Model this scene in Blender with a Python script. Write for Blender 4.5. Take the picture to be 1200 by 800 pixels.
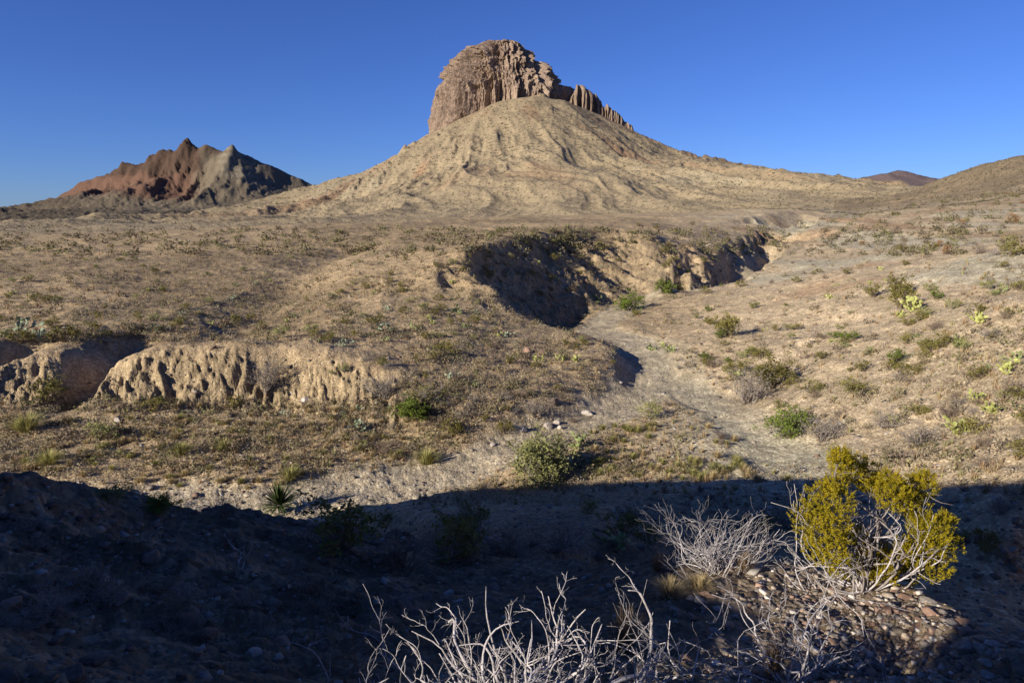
import bpy, math, random
import numpy as np
from mathutils import Vector, Matrix
from mathutils.geometry import delaunay_2d_cdt

random.seed(7); rng = np.random.default_rng(11)
for o in list(bpy.data.objects): bpy.data.objects.remove(o)
scene = bpy.context.scene
col = scene.collection

# ---------------------------------------------------------------- camera, sky, sun, exposure
PITCH = math.radians(10.5); F = 800.0            # focal length in units of a 1200 px wide frame
SUN_AZ, SUN_EL = 54.0, 21.0                      # light travels SUN_AZ deg to the right of the view direction
cam_data = bpy.data.cameras.new("camera"); cam = bpy.data.objects.new("camera", cam_data); col.objects.link(cam)
cam_data.sensor_width = 36; cam_data.lens = 36 * F / 1200; cam_data.clip_start = .05; cam_data.clip_end = 60000
cam.location = (0, 0, 0); cam.rotation_euler = (math.pi / 2 - PITCH, 0, 0)
scene.camera = cam
sun_dir = Vector((-math.sin(math.radians(SUN_AZ)) * math.cos(math.radians(SUN_EL)),
                  -math.cos(math.radians(SUN_AZ)) * math.cos(math.radians(SUN_EL)), math.sin(math.radians(SUN_EL))))
world = bpy.data.worlds.new("World"); scene.world = world; world.use_nodes = True
wn = world.node_tree; bg = wn.nodes['Background']
sky = wn.nodes.new('ShaderNodeTexSky'); sky.sky_type = 'NISHITA'; sky.sun_disc = False
sky.sun_elevation = math.radians(SUN_EL); sky.sun_rotation = math.radians(180 + SUN_AZ)
sky.altitude = 1200; sky.air_density = 1.0; sky.dust_density = 0.0; sky.ozone_density = 2.5
hs = wn.nodes.new('ShaderNodeHueSaturation'); hs.inputs['Saturation'].default_value = 1.0
grade = wn.nodes.new('ShaderNodeMix'); grade.data_type = 'RGBA'; grade.blend_type = 'MULTIPLY'; grade.inputs[0].default_value = 1
grade.inputs[7].default_value = (.46, .70, 1.42, 1)
wn.links.new(sky.outputs[0], grade.inputs[6]); wn.links.new(grade.outputs[2], hs.inputs['Color']); wn.links.new(hs.outputs[0], bg.inputs['Color'])
bg.inputs['Strength'].default_value = 0.05
sd = bpy.data.lights.new("sun", 'SUN'); sd.energy = 5.0; sd.angle = math.radians(.5); sd.color = (1, .93, .82)
sun = bpy.data.objects.new("sun", sd); col.objects.link(sun)
sun.rotation_euler = sun_dir.to_track_quat('Z', 'Y').to_euler()
scene.view_settings.view_transform = 'Standard'; scene.view_settings.look = 'None'
scene.view_settings.exposure = 0.72; scene.view_settings.gamma = 1

# ---------------------------------------------------------------- helpers
S2 = np.array([math.sin(math.radians(SUN_AZ)), math.cos(math.radians(SUN_AZ))]); U2 = np.array([-S2[1], S2[0]])
TE = math.tan(math.radians(SUN_EL))
cP, sP = math.cos(PITCH), math.sin(PITCH)
def ray(px, py):
    a = (px - 600) / F; b = (400 - py) / F
    return np.array([a, cP + b * sP, -sP + b * cP])
def at_depth(px, py, Y):
    d = ray(px, py); return d * (Y / d[1])
def at_height(px, py, z):
    d = ray(px, py); return d * (z / d[2])

def hash2(ix, iy, seed):
    h = (ix.astype(np.int64) * 374761393 + iy.astype(np.int64) * 668265263 + seed * 1442695041) & 0xffffffff
    h = ((h ^ (h >> 13)) * 1274126177) & 0xffffffff
    return ((h ^ (h >> 16)) & 0xffffffff).astype(np.float64) / 4294967295.0
def vnoise(x, y, seed=0):
    ix = np.floor(x); iy = np.floor(y); fx = x - ix; fy = y - iy
    fx = fx * fx * fx * (fx * (fx * 6 - 15) + 10); fy = fy * fy * fy * (fy * (fy * 6 - 15) + 10)
    a = hash2(ix, iy, seed); b = hash2(ix + 1, iy, seed); c = hash2(ix, iy + 1, seed); d = hash2(ix + 1, iy + 1, seed)
    return (a + (b - a) * fx) * (1 - fy) + (c + (d - c) * fx) * fy
def fbm(x, y, octs=4, seed=0, gain=.5):
    s = 0; a = 1; t = 0
    for o in range(octs):
        s = s + a * (vnoise(x, y, seed + o * 17) * 2 - 1); t += a; a *= gain
        x, y = (x * 1.62 - y * 1.21) + 31.7, (x * 1.21 + y * 1.62) + 11.3
    return s / t
def ridged(x, y, octs=4, seed=0, gain=.5):
    s = 0; a = 1; t = 0
    for o in range(octs):
        n = 1 - np.abs(vnoise(x, y, seed + o * 17) * 2 - 1); s = s + a * n * n; t += a; a *= gain
        x, y = (x * 1.62 - y * 1.21) + 31.7, (x * 1.21 + y * 1.62) + 11.3
    return s / t
def sstep(a, b, x):
    t = np.clip((x - a) / (b - a), 0, 1); return t * t * (3 - 2 * t)

# ---------------------------------------------------------------- terrain control rows, surveyed from the viewpoint
CP = []                                           # (az, ln r, z)
def addp(x, y, z):
    CP.append((math.atan2(x, y), math.log(math.hypot(x, y)), z))
def row(pts, mode='Y', step=28):
    for (a, b) in zip(pts[:-1], pts[1:]):
        n = max(1, int(abs(b[0] - a[0]) / step))
        if mode == 'Y' or mode == 'Z':
            pa = at_depth(*a) if mode == 'Y' else at_height(*a); pb = at_depth(*b) if mode == 'Y' else at_height(*b)
        else:
            pa = np.array([(a[0] - 600) / F * a[1] / .975, a[1], a[2]]); pb = np.array([(b[0] - 600) / F * b[1] / .975, b[1], b[2]])
        for k in range(n + (b is pts[-1])):
            t = k / n; p = pa * (1 - t) + pb * t; addp(*p)
row([(-200,800,3.0),(0,800,3.2),(200,800,3.5),(400,800,3.8),(600,800,4.0),(750,800,4.0),(900,800,4.5),(1060,800,5.2),(1200,800,4.5),(1400,800,4.3)])
row([(-200,700,4.5),(0,700,4.6),(200,700,5.5),(400,700,6.5),(520,700,7.5),(650,700,7.5),(740,700,6.8),(800,700,6.3),(900,710,6.0),(1000,720,5.9),(1080,720,5.8),(1120,735,5.4),(1200,765,4.75),(1400,775,4.5)])
row([(-200,620,6),(0,620,6.0),(200,630,8),(400,650,9.5),(500,660,10.5),(600,660,10.5),(700,655,9.5),(780,655,7.6),(850,660,7.2),(950,672,6.9),(1010,680,6.7),(1070,688,6.4),(1100,706,6.0),(1130,728,5.6),(1200,755,4.95)])
row([(-200,545,7.5),(0,557,7.5),(60,563,7.8),(95,575,8.2),(130,588,9),(200,597,10),(300,600,11.5),(380,610,12),(450,625,13),(520,632,15),(600,632,15),(700,625,14)])
row([(780,645,8.0),(850,652,7.8),(950,664,7.3),(1010,670,7.2),(1060,685,6.8),(1100,704,6.3),(1140,730,5.9),(1200,752,5.3),(1400,765,4.8)])
row([(1060,9.5,-7.8),(1130,8.3,-8),(1250,8,-7.8),(1400,8,-7.6)], 'H')
row([(-200,14,-11.3),(0,14,-12),(130,16,-12.6),(300,18,-13.6),(400,20,-13.8)], 'H')
row([(500,602,22),(600,600,23),(700,595,23.5)])
row([(780,13,-10),(900,13,-9.5),(1010,13,-9.3),(1100,13,-9.8),(1200,13,-10),(1400,13,-10)], 'H')
row([(1060,17.5,-10.6),(1130,17.5,-10.6),(1250,17.5,-10.4),(1400,17.5,-9.6)], 'H')
row([(-200,560,-12.5),(0,560,-13),(150,575,-13.6),(300,590,-13.9),(430,590,-14),(560,575,-14),(680,565,-13.6),(780,560,-12.8),(900,560,-12.2),(1000,560,-11),(1100,560,-9.8),(1200,560,-8.6),(1400,560,-7)], 'Z')
row([(-200,510,-12.6),(0,515,-12.9),(150,520,-13.1),(300,525,-13.4),(400,530,-13.6),(480,540,-13.9),(560,535,-13.8),(640,508,-13.6),(700,490,-13.5),(740,470,-13.4)], 'Z')
row([(640,545,-13.3),(700,530,-13.0),(780,510,-12.8),(850,505,-12.5),(930,520,-12),(1000,510,-11),(1100,500,-9.6),(1200,500,-8.4),(1400,500,-7)], 'Z')
row([(800,450,-13.1),(860,480,-12.7),(900,450,-12),(1000,440,-10.2),(1100,430,-8.4),(1200,420,-7.0),(1400,400,-6)], 'Z')
row([(760,400,-12.9),(800,390,-12.6),(850,385,-12),(1000,380,-9.6),(1100,365,-7.2),(1200,350,-5.0),(1400,330,-4.5)], 'Z')
row([(780,355,-12.2),(850,340,-11.4),(920,330,-10),(1000,320,-8),(1100,300,-4.8),(1200,285,-2.7),(1400,260,-1.5)], 'Z')
row([(975,262,235),(1010,254,255)], step=14)
row([(960,285,170),(1000,270,180),(1100,255,200),(1200,240,220),(1400,200,240)])
row([(1000,245,330),(1100,232,380),(1200,205,400),(1400,150,400)])
row([(1085,229,520),(1110,216,520),(1140,198,520),(1165,184,520),(1185,178,520),(1200,180,520),(1300,200,560),(1400,240,600)], step=14)
row([(1060,700,8),(1150,680,14),(1250,700,20),(1400,800,10)], 'H')
row([(930,240,650),(980,238,680),(1030,238,700),(1070,238,700)])
row([(1030,224,1500),(1060,225,1500),(1110,223,1500),(1160,225,1500),(1300,225,1500)])
# left bank: foot, lip, plateau
row([(-200,480,-12.6),(0,482,-12.5),(200,480,-12.5),(300,478,-12.5),(380,482,-12.7),(430,495,-13),(500,515,-13.5),(560,515,-13.5),(640,497,-13.4),(700,475,-13.4),(735,455,-13.3),(745,440,-13.2),(738,425,-13.2),(715,408,-13.1)], 'Z', 16)
row([(-200,410,-9.2),(0,412,-9.3),(60,407,-9.3),(150,402,-9.0),(250,406,-9.2),(330,415,-9.6),(400,422,-10),(450,440,-10.7),(500,455,-11.3),(560,460,-11.7),(620,452,-11.8),(680,432,-11.8),(712,424,-11.9)], 'Z', 16)
row([(-200,370,60),(0,370,60),(150,372,60),(300,380,57),(400,385,55),(500,400,54),(600,412,56),(680,415,59)])
row([(-200,330,82),(0,330,82),(150,330,84),(250,335,84),(320,340,80),(400,335,78),(480,345,74),(545,352,72)])
row([(-200,295,125),(0,295,125),(150,295,125),(300,295,122),(380,300,112),(450,300,100),(510,297,88)])
row([(-200,280,170),(0,278,170),(150,273,170),(300,269,170),(400,267,170),(500,266,165),(600,266,150),(700,264,150),(760,263,155),(850,258,200),(930,245,260)])
# canyon: near rim, floor, far wall
row([(546,288,83),(560,308,80),(575,325,78),(590,341,75),(620,367,71),(650,385,67),(690,398,63),(718,410,60)], step=6)
row([(662,386,-13.2),(680,374,-13.0),(700,363,-12.9),(730,351,-12.7),(765,346,-12.4),(780,343,-12.1),(806,339,-11.9),(840,331,-11.6),(864,318,-10.8),(882,304,-9.6),(900,294,-8.7),(917,284,-8.0),(937,275,-6.3),(952,271,-5.4)], 'Z', 6)
row([(632,73.5,-12.7),(665,72,-13.1),(700,69,-13.2)], 'H', 10)
row([(552,284,86),(575,278,94),(600,274,101),(650,270,114),(690,268,122),(730,268,126),(760,270,124),(800,287,130),(850,275,165),(900,262,200)], step=12)
row([(772,336,105.5),(800,327,111),(830,318,117),(855,306,130),(870,295,146),(890,285,163),(905,274,183),(925,262,200),(940,252,215)], step=6)
# beyond the mesa
row([(-200,270,650),(0,269,650),(200,267,650),(400,264,650),(600,262,640),(800,251,620),(930,238,600)], step=60)
row([(150,263,1300),(300,253,1100),(450,243,920),(620,238,860),(800,224,860),(930,224,800)], step=60)
row([(380,240,1400),(450,226,1250),(560,213,1150),(620,209,1120),(700,209,1130),(800,207,1130)], step=50)
row([(400,232,1500),(500,205,1500),(560,190,1450),(620,178,1420),(720,185,1500),(850,205,1300)], step=50)
row([(-200,265,1900),(100,264,1900),(200,260,1900),(260,252,1900)], step=60)
row([(300,240,1900),(372,217,2000),(400,208,2050),(440,196,2050),(480,172,2050),(510,156,2020),(540,140,1950),(580,122,1890),(625,113,1860),(660,117,1880),(700,134,1930),(730,152,1980),(760,170,1950),(800,178,1900),(850,190,1800),(900,198,1700),(950,204,1600),(985,207,1500),(1015,213,1300),(1060,224,1100)], step=14)
row([(560,2150,330),(600,2150,360),(650,2150,330),(700,2150,260)], 'H')
row([(250,2900,-30),(372,2900,20),(500,2900,80),(620,2900,90),(760,2900,60),(900,2600,40),(1060,2000,20)], 'H')
# far ranges
row([(-200,262,3000),(0,262,3000),(150,262,3000),(300,258,3000)], step=60)
row([(-300,238,3800),(-200,240,3800),(0,243,3800),(45,245,3900)], step=30)
row([(-300,4600,0),(40,4600,0)], 'H', 60)
row([(60,253,4200),(120,247,4300),(180,243,4300),(225,242,4250)], step=30)
row([(270,245,4300),(300,242,4350),(345,240,4500)], step=30)
row([(272,167,5200),(262,193,4950),(247,216,4650),(232,234,4300)], step=4)
row([(318,194,5300),(311,212,5000),(303,236,4550)], step=3)
row([(292,193,5150),(290,206,4900),(283,223,4650),(272,241,4450)], step=4)
row([(335,212,5250),(333,230,4900)], step=3)
row([(236,215,5000),(215,236,4600),(190,243,4400)], step=8)
row([(110,226,5250),(130,215,5250),(160,210,5220),(190,205,5200),(220,202,5170),(248,195,5120)], step=8)
row([(40,246,5400),(60,237,5500),(90,215,5500),(130,197,5500),(147,185,5500),(158,192,5500),(185,174,5500),(205,168,5500),(207,166,5500),(216,161,5500),(230,172,5500),(240,164,5500),(252,172,5500),(260,180,5450),(266,172,5300),(272,160,5300),(279,175,5300),(290,184,5400),(320,193,5400),(345,205,5400),(368,217,5400),(400,240,5400)], step=5)
row([(20,7000,80),(400,7000,80)], 'H', 60)
row([(960,7000,130),(1150,7000,130)], 'H', 60)
row([(950,225,9000),(985,218,9000),(1005,211,9000),(1030,203,9000),(1055,199,9000),(1075,202,9000),(1105,214,9000),(1150,225,9000)], step=12)
row([(-300,12500,0),(300,12500,0),(600,12500,0),(900,12500,0),(1500,12500,0)], 'H', 100)
LNR = [math.log(v) for v in (.5, 1.5, 3, 10, 30, 60, 150, 600, 3000, 16000)]
LEFT = [-1.65,-1.9,-2.6,-6.5,-12.3,-10,-6,-20,0,0]; RIGHT = [-1.65,-1.9,-2.3,-4.5,-6,-4.5,5,40,0,0]; BACK = [-1.65,-1.6,-1.5,-2.5,-3,-3,-5,-10,0,0]
for azd, prof in ((-62, LEFT), (-85, LEFT), (-120, [(a + b) / 2 for a, b in zip(LEFT, BACK)]), (-150, BACK), (-180, BACK), (180, BACK), (150, BACK), (120, [(a + b) / 2 for a, b in zip(RIGHT, BACK)]), (85, RIGHT), (62, RIGHT)):
    for L, z in zip(LNR, prof): CP.append((math.radians(azd), L, z))
for azd in (-45, -25, 0, 25, 45):
    for L, z in ((LNR[0], -1.65), (LNR[1], -1.95), (LNR[-1], 0)): CP.append((math.radians(azd), L, z))
CP = np.array(CP)

# polar grid, fine inside the view
az = list(np.arange(-41, 41.0001, .095))
az = list(np.arange(-60, -41.1, .3)) + az + list(np.arange(41.3, 60.1, .3))
az = list(np.arange(-180, -60.2, 1.0)) + az + list(np.arange(61, 180.01, 1.0))
AZ = np.radians(np.array(az)); AZ[-1] = math.pi; AZ[0] = -math.pi
LR = np.concatenate([np.arange(math.log(.55), math.log(500), .0052), np.arange(math.log(500), math.log(15000), .0065)])
NA, NR = len(AZ), len(LR)
def tin(pts):
    res = delaunay_2d_cdt([Vector((float(p[0]), float(p[1]))) for p in pts], [], [], 0, 1e-6)
    V = np.array([tuple(v) for v in res[0]]); src = [s[0] for s in res[3]]; Z = pts[src, 2]
    H = np.full((NR, NA), np.nan)
    for tri in res[2]:
        i, j, k = tri; a, b, c = V[i], V[j], V[k]
        den = (b[1]-c[1])*(a[0]-c[0]) + (c[0]-b[0])*(a[1]-c[1])
        if abs(den) < 1e-12: continue
        mn = np.minimum(np.minimum(a, b), c); mx = np.maximum(np.maximum(a, b), c)
        i0, i1 = np.searchsorted(AZ, mn[0] - 1e-6), np.searchsorted(AZ, mx[0] + 1e-6)
        j0, j1 = np.searchsorted(LR, mn[1] - 1e-6), np.searchsorted(LR, mx[1] + 1e-6)
        if i1 <= i0 or j1 <= j0: continue
        X = AZ[None, i0:i1]; Y = LR[j0:j1, None]
        w0 = ((b[1]-c[1])*(X-c[0]) + (c[0]-b[0])*(Y-c[1])) / den
        w1 = ((c[1]-a[1])*(X-c[0]) + (a[0]-c[0])*(Y-c[1])) / den; w2 = 1 - w0 - w1
        m = (w0 > -1e-6) & (w1 > -1e-6) & (w2 > -1e-6)
        sub = H[j0:j1, i0:i1]; sub[m] = (w0 * Z[i] + w1 * Z[j] + w2 * Z[k])[m]
    bad = np.isnan(H)
    if bad.any(): H[bad] = 0; print('tin holes', bad.sum())
    return H
H0 = tin(CP)
def blur(A, sr, sa):
    for ax, s in ((0, sr), (1, sa)):
        k = np.exp(-.5 * (np.arange(-3 * s, 3 * s + 1) / s) ** 2); k /= k.sum(); n = len(k) // 2
        pad = [(0, 0), (0, 0)]; pad[ax] = (n, n); B = np.pad(A, pad, mode='edge'); out = np.zeros_like(A)
        for q, w in enumerate(k):
            out += w * (B[q:q + A.shape[0]] if ax == 0 else B[:, q:q + A.shape[1]])
        A = out
    return A
RR = np.exp(LR)[:, None] * np.ones((1, NA))
fw = np.clip((RR - 130) / 100, 0, 1)
H1 = blur(H0, 2.5, 4) * (1 - fw) + blur(H0, 1, 1) * fw; AA = AZ[None, :] * np.ones((NR, 1))
X = RR * np.sin(AA); Y = RR * np.cos(AA)
# TIN slope (plan gradient)
def slope(H):
    dr = np.gradient(H, axis=0) / np.gradient(RR, axis=0); da = np.gradient(H, axis=1) / (np.gradient(AA, axis=1) * RR)
    return np.sqrt(dr * dr + da * da)
SL = blur(slope(H1), 3, 4)
near = 1 - sstep(250, 500, RR)
PXg = 600 + F * np.tan(np.clip(AA, -1.3, 1.3)) * .975      # rough picture column, only to say which landform a cell belongs to

# --- landform detail
H = H1.copy()
steep = sstep(.28, .7, SL) * near * sstep(25, 40, RR)
# left cut bank: flutes running down to the flat
bank = steep * (Y > 35) * (Y < 58) * (PXg < 470)
bank = blur(bank.astype(float), 3, 3)
fl = ridged(X * .75 + H1 * .16 + fbm(X * .3, Y * .3, 2, 3) * .8, Y * .12 + H1 * .06, 4, 5, .6)
H -= bank * (1 - fl) * 1.85 * (.35 + .65 * vnoise(X * .12, Y * .05 + 3, 8))
H += bank * ridged(X * 2.1, Y * .5 + H1, 3, 15) * .45 + bank * fbm(X * 2.6, Y * 2.6, 4, 16, .7) * .42
for (gx, gy, gr, gd) in ((112, 425, 1.25, 2.2), (85, 438, 1.2, 1.6), (20, 425, 1.2, 1.6), (150, 408, 1.2, 1.5), (310, 440, 2.2, 1.4), (232, 445, .9, 1.3), (262, 440, .8, 1.2), (195, 440, .8, 1.)):
    g = at_height(gx, gy, -10.5); dx = (X - g[0]); dy = (Y - g[1]) * .55
    H -= gd * np.exp(-(dx * dx + dy * dy) / gr ** 2) * sstep(-13, -11.5, H1) 
# canyon wall: ribs descending to the lower right
can = steep * (Y > 60) * (Y < 135) * (PXg > 520) * (PXg < 860); can = blur(can.astype(float), 3, 3)
q = X * .35 + Y * .94
rb = ridged(q * .2 + fbm(X * .12, Y * .12, 2, 9) * .6, (X * .94 - Y * .35) * .05, 4, 21)
H -= can * (1 - rb) * 3.0
H += can * fbm(X * .9, Y * .9, 4, 22) * .7
# ledges of the upper wash
up = steep * (Y >= 100) * (Y < 222) * (PXg > 780) * (PXg < 945); up = blur(up.astype(float), 3, 3)
H += up * (ridged(X * .22, Y * .1, 4, 31) - .4) * 3.2
def polydist(pts, X, Y):
    best = np.full(X.shape, 1e9)
    for a, b in zip(pts[:-1], pts[1:]):
        ax, ay = a[0], a[1]; dx, dy = b[0] - ax, b[1] - ay; t = np.clip(((X - ax) * dx + (Y - ay) * dy) / (dx * dx + dy * dy), 0, 1)
        best = np.minimum(best, np.hypot(X - ax - t * dx, Y - ay - t * dy))
    return best
led = [at_depth(*p) for p in ((772, 343, 104), (806, 337, 110), (838, 327, 116), (862, 315, 130), (880, 301, 146), (898, 290, 164), (914, 279, 184), (932, 268, 203), (948, 262, 216), (952, 255, 226))]
dl = polydist(led, X, Y) + fbm(X * .35, Y * .18, 4, 33, .6) * 2.6
ledn = sstep(-.45, .1, fbm(X * .09, Y * .05, 2, 34)) * .75 + .25
H -= sstep(5.2, 2.2, dl) * 2.9 * ledn * sstep(104, 118, Y) * (Y < 232)
gul = [at_height(*p) for p in ((410, 285, -5), (380, 300, -6.5), (345, 330, -8), (310, 362, -9), (270, 385, -9.3), (150, 400, -9.3))]
dg = polydist(gul, X, Y); H -= 1.5 * np.exp(-(dg / 5.0) ** 2) * sstep(48, 60, RR) * near
# general roughness: knolls, rills, clods
amp = np.clip(RR / 60, .05, 3) * near
H += fbm(X * .045, Y * .045, 4, 41) * .75 * near * sstep(35, 60, RR)
H += (ridged(X * .11, Y * .11, 3, 51) - .5) * .5 * near * sstep(40, 55, RR) * sstep(-13.3, -12.2, H1)
H += fbm(X * .5, Y * .5, 4, 61) * .16 * near * sstep(3, 12, RR)
H += fbm(X * 2.3, Y * 2.3, 4, 71, .6) * (.035 + .05 * sstep(6, 30, RR)) * near
nearrock = sstep(20, 12, RR)
H += nearrock * (fbm(X * 5, Y * 5, 4, 81, .65) * .05 + fbm(X * 17, Y * 17, 3, 82, .7) * .02) * sstep(1.5, 3, RR)
# spur shelves in the shaded foreground
H += sstep(3, 6, RR) * sstep(24, 14, RR) * (ridged(X * .45, Y * .7, 3, 85) - .45) * .45 * sstep(560, 420, PXg)
# --- far landforms
far = sstep(300, 700, RR)
bx, by = at_depth(595, 100, 2070)[:2]
th = np.arctan2(X - bx, by - Y); rad = np.hypot(X - bx, Y - by)
cone = far * sstep(3000, 2500, RR) * sstep(1900, 900, rad) * sstep(2500, 2250, Y)
wob = fbm(X * .0016, Y * .0016, 3, 91) * 1.5
rdg = ridged(th * 3.6 + wob * .5, np.log(rad + 80) * .9, 4, 95)
H += cone * (rdg - .55) * 48 * sstep(230, 900, rad) * (.45 + .8 * vnoise(X * .002, Y * .002, 99))
rdg2 = ridged(th * 13 + wob * 1.7, np.log(rad + 80) * 1.8, 4, 97)
H += cone * (rdg2 - .5) * 13 * sstep(120, 600, rad)
H += cone * (ridged(X * .007 + wob, Y * .0045, 4, 103, .55) - .5) * 11 * sstep(100, 400, rad)
H += far * sstep(3200, 2600, RR) * fbm(X * .016, Y * .016, 5, 101, .6) * 7 * sstep(60, 300, rad) * np.clip(RR / 1500, .2, 1)
lm = (PXg < 450) * sstep(3300, 4300, RR) * sstep(7200, 6500, RR)
crest = sstep(150, 520, H1)
H += lm * (ridged(X * .0022, Y * .0011, 6, 111, .58) - .5) * 90 * sstep(0, 200, H1) * (1 - .75 * np.exp(-((Y - 5430) / 330) ** 2))
cliff = lm * sstep(285, 345, H1 + fbm(X * .004, Y * .004, 3, 122) * 50) * sstep(262, 250, PXg)
H += cliff * (ridged(X * .008, Y * .003, 4, 121) - .5) * 120 * (1 - .4 * np.exp(-((Y - 5430) / 160) ** 2))
ce = 1 - .7 * np.exp(-((Y - 5430) / 160) ** 2)
H += lm * (ridged(X * .0055 + Y * .001, Y * .0016, 4, 124, .55) - .5) * 85 * sstep(20, 200, H1) * ce * (1 - .6 * sstep(250, 285, PXg))
H += lm * (ridged(X * .02, Y * .008, 3, 123) - .5) * 26 * ce * (1 - .4 * sstep(250, 285, PXg))
H += (RR > 2300) * (RR < 4300) * (PXg < 480) * sstep(2300, 2800, RR) * sstep(4300, 3700, RR) * (fbm(X * .0022, Y * .0022, 5, 131) - .1) * 34
rm = (PXg > 900) * sstep(7500, 8500, RR); H += rm * fbm(X * .002, Y * .002, 5, 141, .6) * 70 * sstep(200, 500, H1)
rh = (PXg > 960) * sstep(230, 420, RR) * sstep(900, 700, RR)
H += rh * (fbm(X * .02, Y * .02, 4, 151) * 4 + (ridged(X * .011, Y * .006, 4, 152) - .5) * 9)
# ridge behind the viewpoint whose crest throws the foreground shade
SIL = [(-40,2.5),(-3,2.2),(1.7,1.9),(1.98,1.5),(2.2,-1.8),(2.7,-1.9),(2.95,-1.82),(3.2,-1.62),(3.6,-1.55),(4.0,-1.68),(4.5,-1.76),(5.0,-1.55),(5.3,-1.2),(5.8,.8),(6.5,1.7),(7.4,1.55),(8.6,1.15),(9.4,.75),(10.7,.2),(13.6,-.3),(15.3,-.9),(17.6,-1.7),(19,-2.4),(21.4,-3.35),(24.9,-5),(28.2,-6.9),(29.4,-8.6),(30.1,-10.1),(34,-13),(44,-18),(60,-30)]
ub = np.array([q[0] for q in SIL]); vb = np.array([q[1] for q in SIL])
UU = X * U2[0] + Y * U2[1]; TT = X * S2[0] + Y * S2[1]
T0 = 14.0
vbu = np.interp(UU, ub, vb) + fbm(UU * 1.3, UU * 0, 3, 161) * (.03 + .1 * sstep(6, 9, UU))
zr = vbu + T0 * TE - 1.15 * np.abs(TT + T0) + .03 * fbm(X, Y, 3, 162) - .03
H = np.where((TT < -2) & (np.abs(TT + T0) < 20), np.maximum(H, zr), H)
H[:, -1] = H[:, 0]

# --- land cover tints (soil, gravel, rock colours; some shade, sunlight and haze painted in)
def mix(A, c, m):
    return A * (1 - m[..., None]) + np.array(c)[None, None] * m[..., None]
T = np.ones((NR, NA, 3)) * np.array([.345, .265, .175])
T = mix(T, (.21, .16, .105), sstep(.0, .5, fbm(X * .03, Y * .03, 4, 201)) * .7)
wash_pts = [at_height(*p) for p in ((-200, 600, -13), (100, 592, -13.7), (330, 585, -13.9), (480, 562, -14), (580, 535, -13.8), (650, 505, -13.6), (710, 485, -13.5), (745, 462, -13.4), (765, 440, -13.2), (740, 405, -13), (700, 385, -13), (720, 365, -12.7), (770, 348, -12.2), (840, 334, -11.4), (890, 305, -9.3), (950, 280, -6.4))]
trib = [at_height(*p) for p in ((745, 455, -13.3), (800, 450, -13.1), (860, 480, -12.7), (900, 520, -12), (960, 530, -11.3))]
dw = polydist(wash_pts, X, Y) + fbm(X * .3, Y * .3, 3, 205) * 1.2
dt = polydist(trib, X, Y) + fbm(X * .3, Y * .3, 3, 206) * 1.0
wmask = np.maximum(sstep(3.4, 1.8, dw), sstep(2.6, 1.2, dt)) * near
T = mix(T, (.36, .31, .24), wmask)
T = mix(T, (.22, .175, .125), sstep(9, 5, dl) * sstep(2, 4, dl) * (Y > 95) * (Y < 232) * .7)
H -= .22 * wmask
right = sstep(700, 900, PXg) * near * sstep(24, 30, RR)
T = mix(T, (.45, .37, .27), right * .8 * (1 - wmask))
T = mix(T, (.38, .36, .29), right * sstep(.08, .35, fbm(X * .09 + 3, Y * .035, 3, 211)) * .75)      # grey-green clay
T = mix(T, (.34, .21, .125), right * sstep(.2, .5, fbm(X * .06 + 9, Y * .05, 3, 213)) * .6 * sstep(55, 90, RR))
T = mix(T, (.285, .225, .15), np.maximum(bank, can * .3))
T = mix(T, (.30, .245, .17), far * .9)
reds = cone * sstep(.12, .5, fbm(th * 9 + wob, np.log(rad + 30) * 2.2, 4, 221)) * sstep(1500, 500, rad)
T = mix(T, (.33, .19, .12), reds * .6)
outc = cone * sstep(.22, .42, fbm(X * .009 + 5, Y * .005, 5, 226, .6)) * sstep(1300, 300, rad)
H += outc * ridged(X * .05, Y * .05, 3, 227) * 12
T = mix(T, (.19, .145, .11), outc * .75)
T = mix(T, (.33, .305, .24), cone * sstep(.2, .45, fbm(X * .006, Y * .006 + 7, 4, 225)) * .6)
T = mix(T, (.17, .135, .098), rh * .7)
T = mix(T, (.215, .17, .118), cone * sstep(620, 250, rad) * .6)
T = mix(T, (.15, .125, .098), lm * .95)
T = mix(T, (.105, .085, .065), lm * sstep(170, 90, PXg))
T = mix(T, (.155, .08, .058), lm * sstep(110, 170, H1 + fbm(X * .003, Y * .003, 3, 231) * 60) * sstep(258, 235, PXg) * .85)
T = mix(T, (.085, .052, .04), cliff)
T = mix(T, (.13, .085, .06), lm * sstep(430, 500, H1) * sstep(255, 262, PXg) * sstep(290, 282, PXg) * .8)
strata = sstep(.3, .6, np.sin(H * .12 + fbm(X * .002, Y * .002, 2, 5) * 2) * .5 + .5) * sstep(-.3, .3, fbm(X * .003, Y * .003, 3, 6))
T = mix(T, (.27, .255, .22), lm * sstep(268, 285, PXg) * strata * .55 * sstep(120, 220, H1))
T = mix(T, (.15, .115, .125), (RR > 7000) * 1.0 * sstep(900, 950, PXg))  # far right mountain: haze painted in as a paler, purplish colour
T = mix(T, (.10, .084, .063), sstep(1500, 2300, RR) * (RR < 4300) * sstep(420, 300, PXg) * .85)
T = mix(T, (.15, .12, .09), sstep(26, 17, RR) * .9 * sstep(900, 820, PXg))  # painted shade: near soil darkened to deepen the foreground shadow
T = mix(T, (.24, .19, .145), sstep(20, 14, RR) * .9 * sstep(820, 900, PXg))  # painted light: soil paler here than at left, to brighten the sunlit patch
T = mix(T, (.34, .28, .195), sstep(120, 420, RR) * sstep(3000, 1500, RR) * (1 - rh) * (1 - reds) * .45)
T = T * np.array([1.06, 1.035, .915])[None, None]
T = np.clip(T, 0, 1)

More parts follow.
